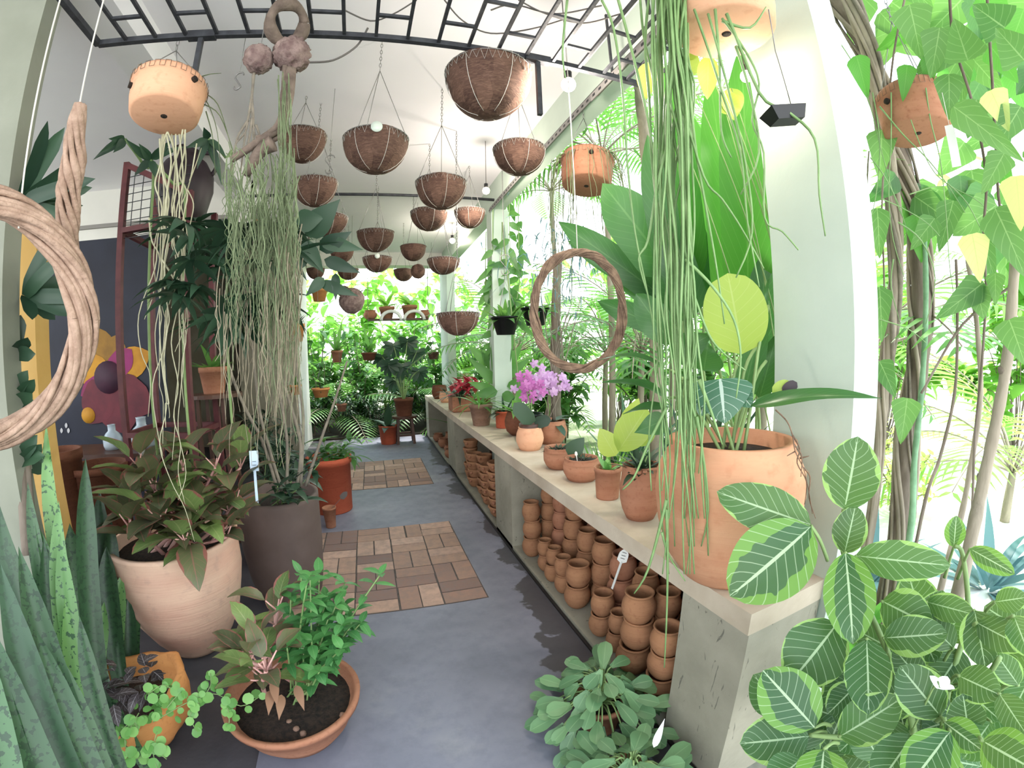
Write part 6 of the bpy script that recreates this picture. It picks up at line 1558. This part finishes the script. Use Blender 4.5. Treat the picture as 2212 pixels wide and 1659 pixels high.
strapclump('striped sword-leaved clump inside the ring of the slim wreath', (2.7, 4.1, g), 40, (.9, 1.5), .09, 'white', 'sw')
strapclump('sword-leaved clump right of the slim wreath', (2.75, 3.0, g), 40, (.9, 1.5), .09, 'palmdark', 'sx')
strapclump('ginger-like clump behind the far half of the shelf', (2.0, 7.2, g), 44, (.9, 1.6), .11, 'shrub', 'gi')
strapclump('bromeliad-like blue-green rosette on the pale paving at right', (3.0, 1.35, g), 26, (.4, .7), .07, 'blue', 'br', el=(.2, 1.2))
strapclump('bromeliad-like rosette behind the leaning trunk', (3.6, .7, g), 26, (.4, .7), .07, 'blue', 'br', 1.1)
strapclump('low yellow-green clump at the foot of the dark ringed trunk', (2.35, 1.05, g), 26, (.3, .6), .08, 'bright', 'yb', el=(.3, 1.3))
for x, y, k, lab, sc in ((2.75, 6.6, 'sm', 'shrub in the gap between the wreath and the middle column', 1.25), (4.2, 4.6, 'sm', 'shrub in the middle distance behind the wreath', 1.5), (3.2, 7.0, 'sm', 'shrub behind the middle column', 1.5), (2.5, 9.6, 'sm', 'shrub right of the far column', 1.4), (4.6, 6.4, 'sm', 'larger shrub further behind the wreath', 1.8)):
    shrub(lab, (x, y, g), 1.5, .5, 300, .22, .08, 'shrub', 'ovate', k, sc=sc)
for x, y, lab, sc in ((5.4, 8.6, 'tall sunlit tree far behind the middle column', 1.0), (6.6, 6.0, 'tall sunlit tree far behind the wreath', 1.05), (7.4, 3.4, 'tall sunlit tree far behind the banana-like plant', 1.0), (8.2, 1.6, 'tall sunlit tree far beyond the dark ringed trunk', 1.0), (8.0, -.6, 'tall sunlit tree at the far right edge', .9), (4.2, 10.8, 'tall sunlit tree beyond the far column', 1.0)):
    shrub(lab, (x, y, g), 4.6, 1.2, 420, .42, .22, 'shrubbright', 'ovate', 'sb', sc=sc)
for x, y, lab, sc in ((4.6, 1.9, 'low yellowish bush across the pale paving', .8), (5.2, 2.6, 'low bush behind the yellowish one', 1.0), (5.6, .3, 'low bush at the right edge of the paving', .9)):
    shrub(lab, (x, y, g), .9, .6, 260, .12, .05, 'vary', 'ovate', 'sv', sc=sc)
# leafy vines climbing by the middle column
vt = thing('climbing_vine', 'hanging vine of pointed leaves beside the middle column', 'vine', V((1.62, 4.4, g)))
mb = MB(); sb = MB()
for x0, y0, x1, y1 in ((1100, 480, 1085, 690), (1065, 560, 1060, 760), (1120, 520, 1110, 680), (1085, 600, 1120, 700), (1050, 620, 1075, 740)):
    pts = spline([P(x0, y0 - 120, 4.9), P(x0, y0, 4.9), P((x0 + x1) / 2 + 8, (y0 + y1) / 2, 4.9), P(x1, y1, 4.9)], 6); sb.tube(pts, .006, 5)
    for q in pts[4:]:
        mb.leaf(q, ud(R.uniform(0, 6.28), R.uniform(-1.2, -.2)), EYE - q, R.uniform(.18, .3), .075, 'lance', .3, n=6)
sb.tube([V((1.62, 4.4, g)), P(1085, 480, 4.9)], .008, 5)
mb.build('foliage', L['shrub'], vt); sb.build('vine_stem', L['greenstem'], vt)
# Spanish-moss like blue-grey tuft behind the wreath
q = P(1200, 560, 3.6); t = thing('air_plant', 'blue-grey wispy air plant hanging behind the top of the slim wreath', 'plant', q)
mb = MB()
for k in range(240):
    p = q + V((R.gauss(0, .22), R.gauss(0, .15), R.gauss(0, .16))); mb.leaf(p, ud(R.uniform(0, 6.28), R.uniform(-1.2, .6)), (0, 0, 1), R.uniform(.08, .2), .012, 'lance', .6, n=3)
mb.build('foliage', L['blue'], t)
mb = MB(); mb.tube([q, V((q.x, q.y, 4.6))], .003, 5); mb.build('hanging_wire', M['wire'], t)
q = P(975, 610, 8.9); t = thing('air_plant', 'blue-grey wispy tuft at the top of the far column', 'plant', q)
mb = MB()
for k in range(200):
    p = q + V((R.gauss(0, .2), R.gauss(0, .1), R.gauss(0, .4))); mb.leaf(p, ud(R.uniform(0, 6.28), R.uniform(-1.2, .6)), (0, 0, 1), R.uniform(.1, .25), .014, 'lance', .6, n=3)
mb.build('foliage', L['blue'], t)
mb = MB(); mb.tube([q, V((q.x, q.y, 4.6))], .003, 5); mb.build('hanging_wire', M['wire'], t)
# undergrowth in the left bay, before the far pillar
for x, y, lab in ((-1.35, 5.3, 'dark leafy plant in the left bay behind the hanging roots'), (-1.7, 6.2, 'dark leafy plant at the foot of the left pillar'), (-1.05, 4.6, 'dark leafy plant behind the orange-red pot')):
    shrub(lab, (x, y, 0), .85, .42, 260, .17, .05, 'shrubdark', 'lance', 'sd', sc=R.uniform(.7, 1.0))
# ------------------------------------------------------------------ light
w = bpy.data.worlds.new('sky'); SC.world = w; w.use_nodes = True
nt = w.node_tree; bg = nt.nodes['Background']
tc = nt.nodes.new('ShaderNodeTexCoord'); sx = nt.nodes.new('ShaderNodeSeparateXYZ'); nt.links.new(tc.outputs['Generated'], sx.inputs[0])
rp = nt.nodes.new('ShaderNodeValToRGB'); nt.links.new(sx.outputs[2], rp.inputs[0])
rp.color_ramp.elements[0].position = 0.0; rp.color_ramp.elements[0].color = (1, 1, .97, 1)
rp.color_ramp.elements[1].position = .7; rp.color_ramp.elements[1].color = (.72, .87, 1, 1)
nt.links.new(rp.outputs[0], bg.inputs[0]); bg.inputs[1].default_value = 2.8
sd = bpy.data.lights.new('sun', 'SUN'); sd.energy = 4.8; sd.angle = radians(3); sd.color = (1, .95, .86)
so = bpy.data.objects.new('sun', sd); COL.objects.link(so)
so.rotation_euler = V((-.35, -.75, -2.4)).to_track_quat('-Z', 'Y').to_euler()
vs_ = SC.view_settings
SC.display_settings.display_device = 'sRGB'
vs_.view_transform = 'Standard'; vs_.look = 'None'; vs_.gamma = 1.0; vs_.use_curve_mapping = False; vs_.exposure = 0.75
SC.cycles.max_bounces = 6; SC.cycles.diffuse_bounces = 4; SC.cycles.glossy_bounces = 2; SC.cycles.transmission_bounces = 3
SC.cycles.transparent_max_bounces = 8; SC.cycles.caustics_reflective = False; SC.cycles.caustics_refractive = False
SC.cycles.sample_clamp_indirect = 6.0
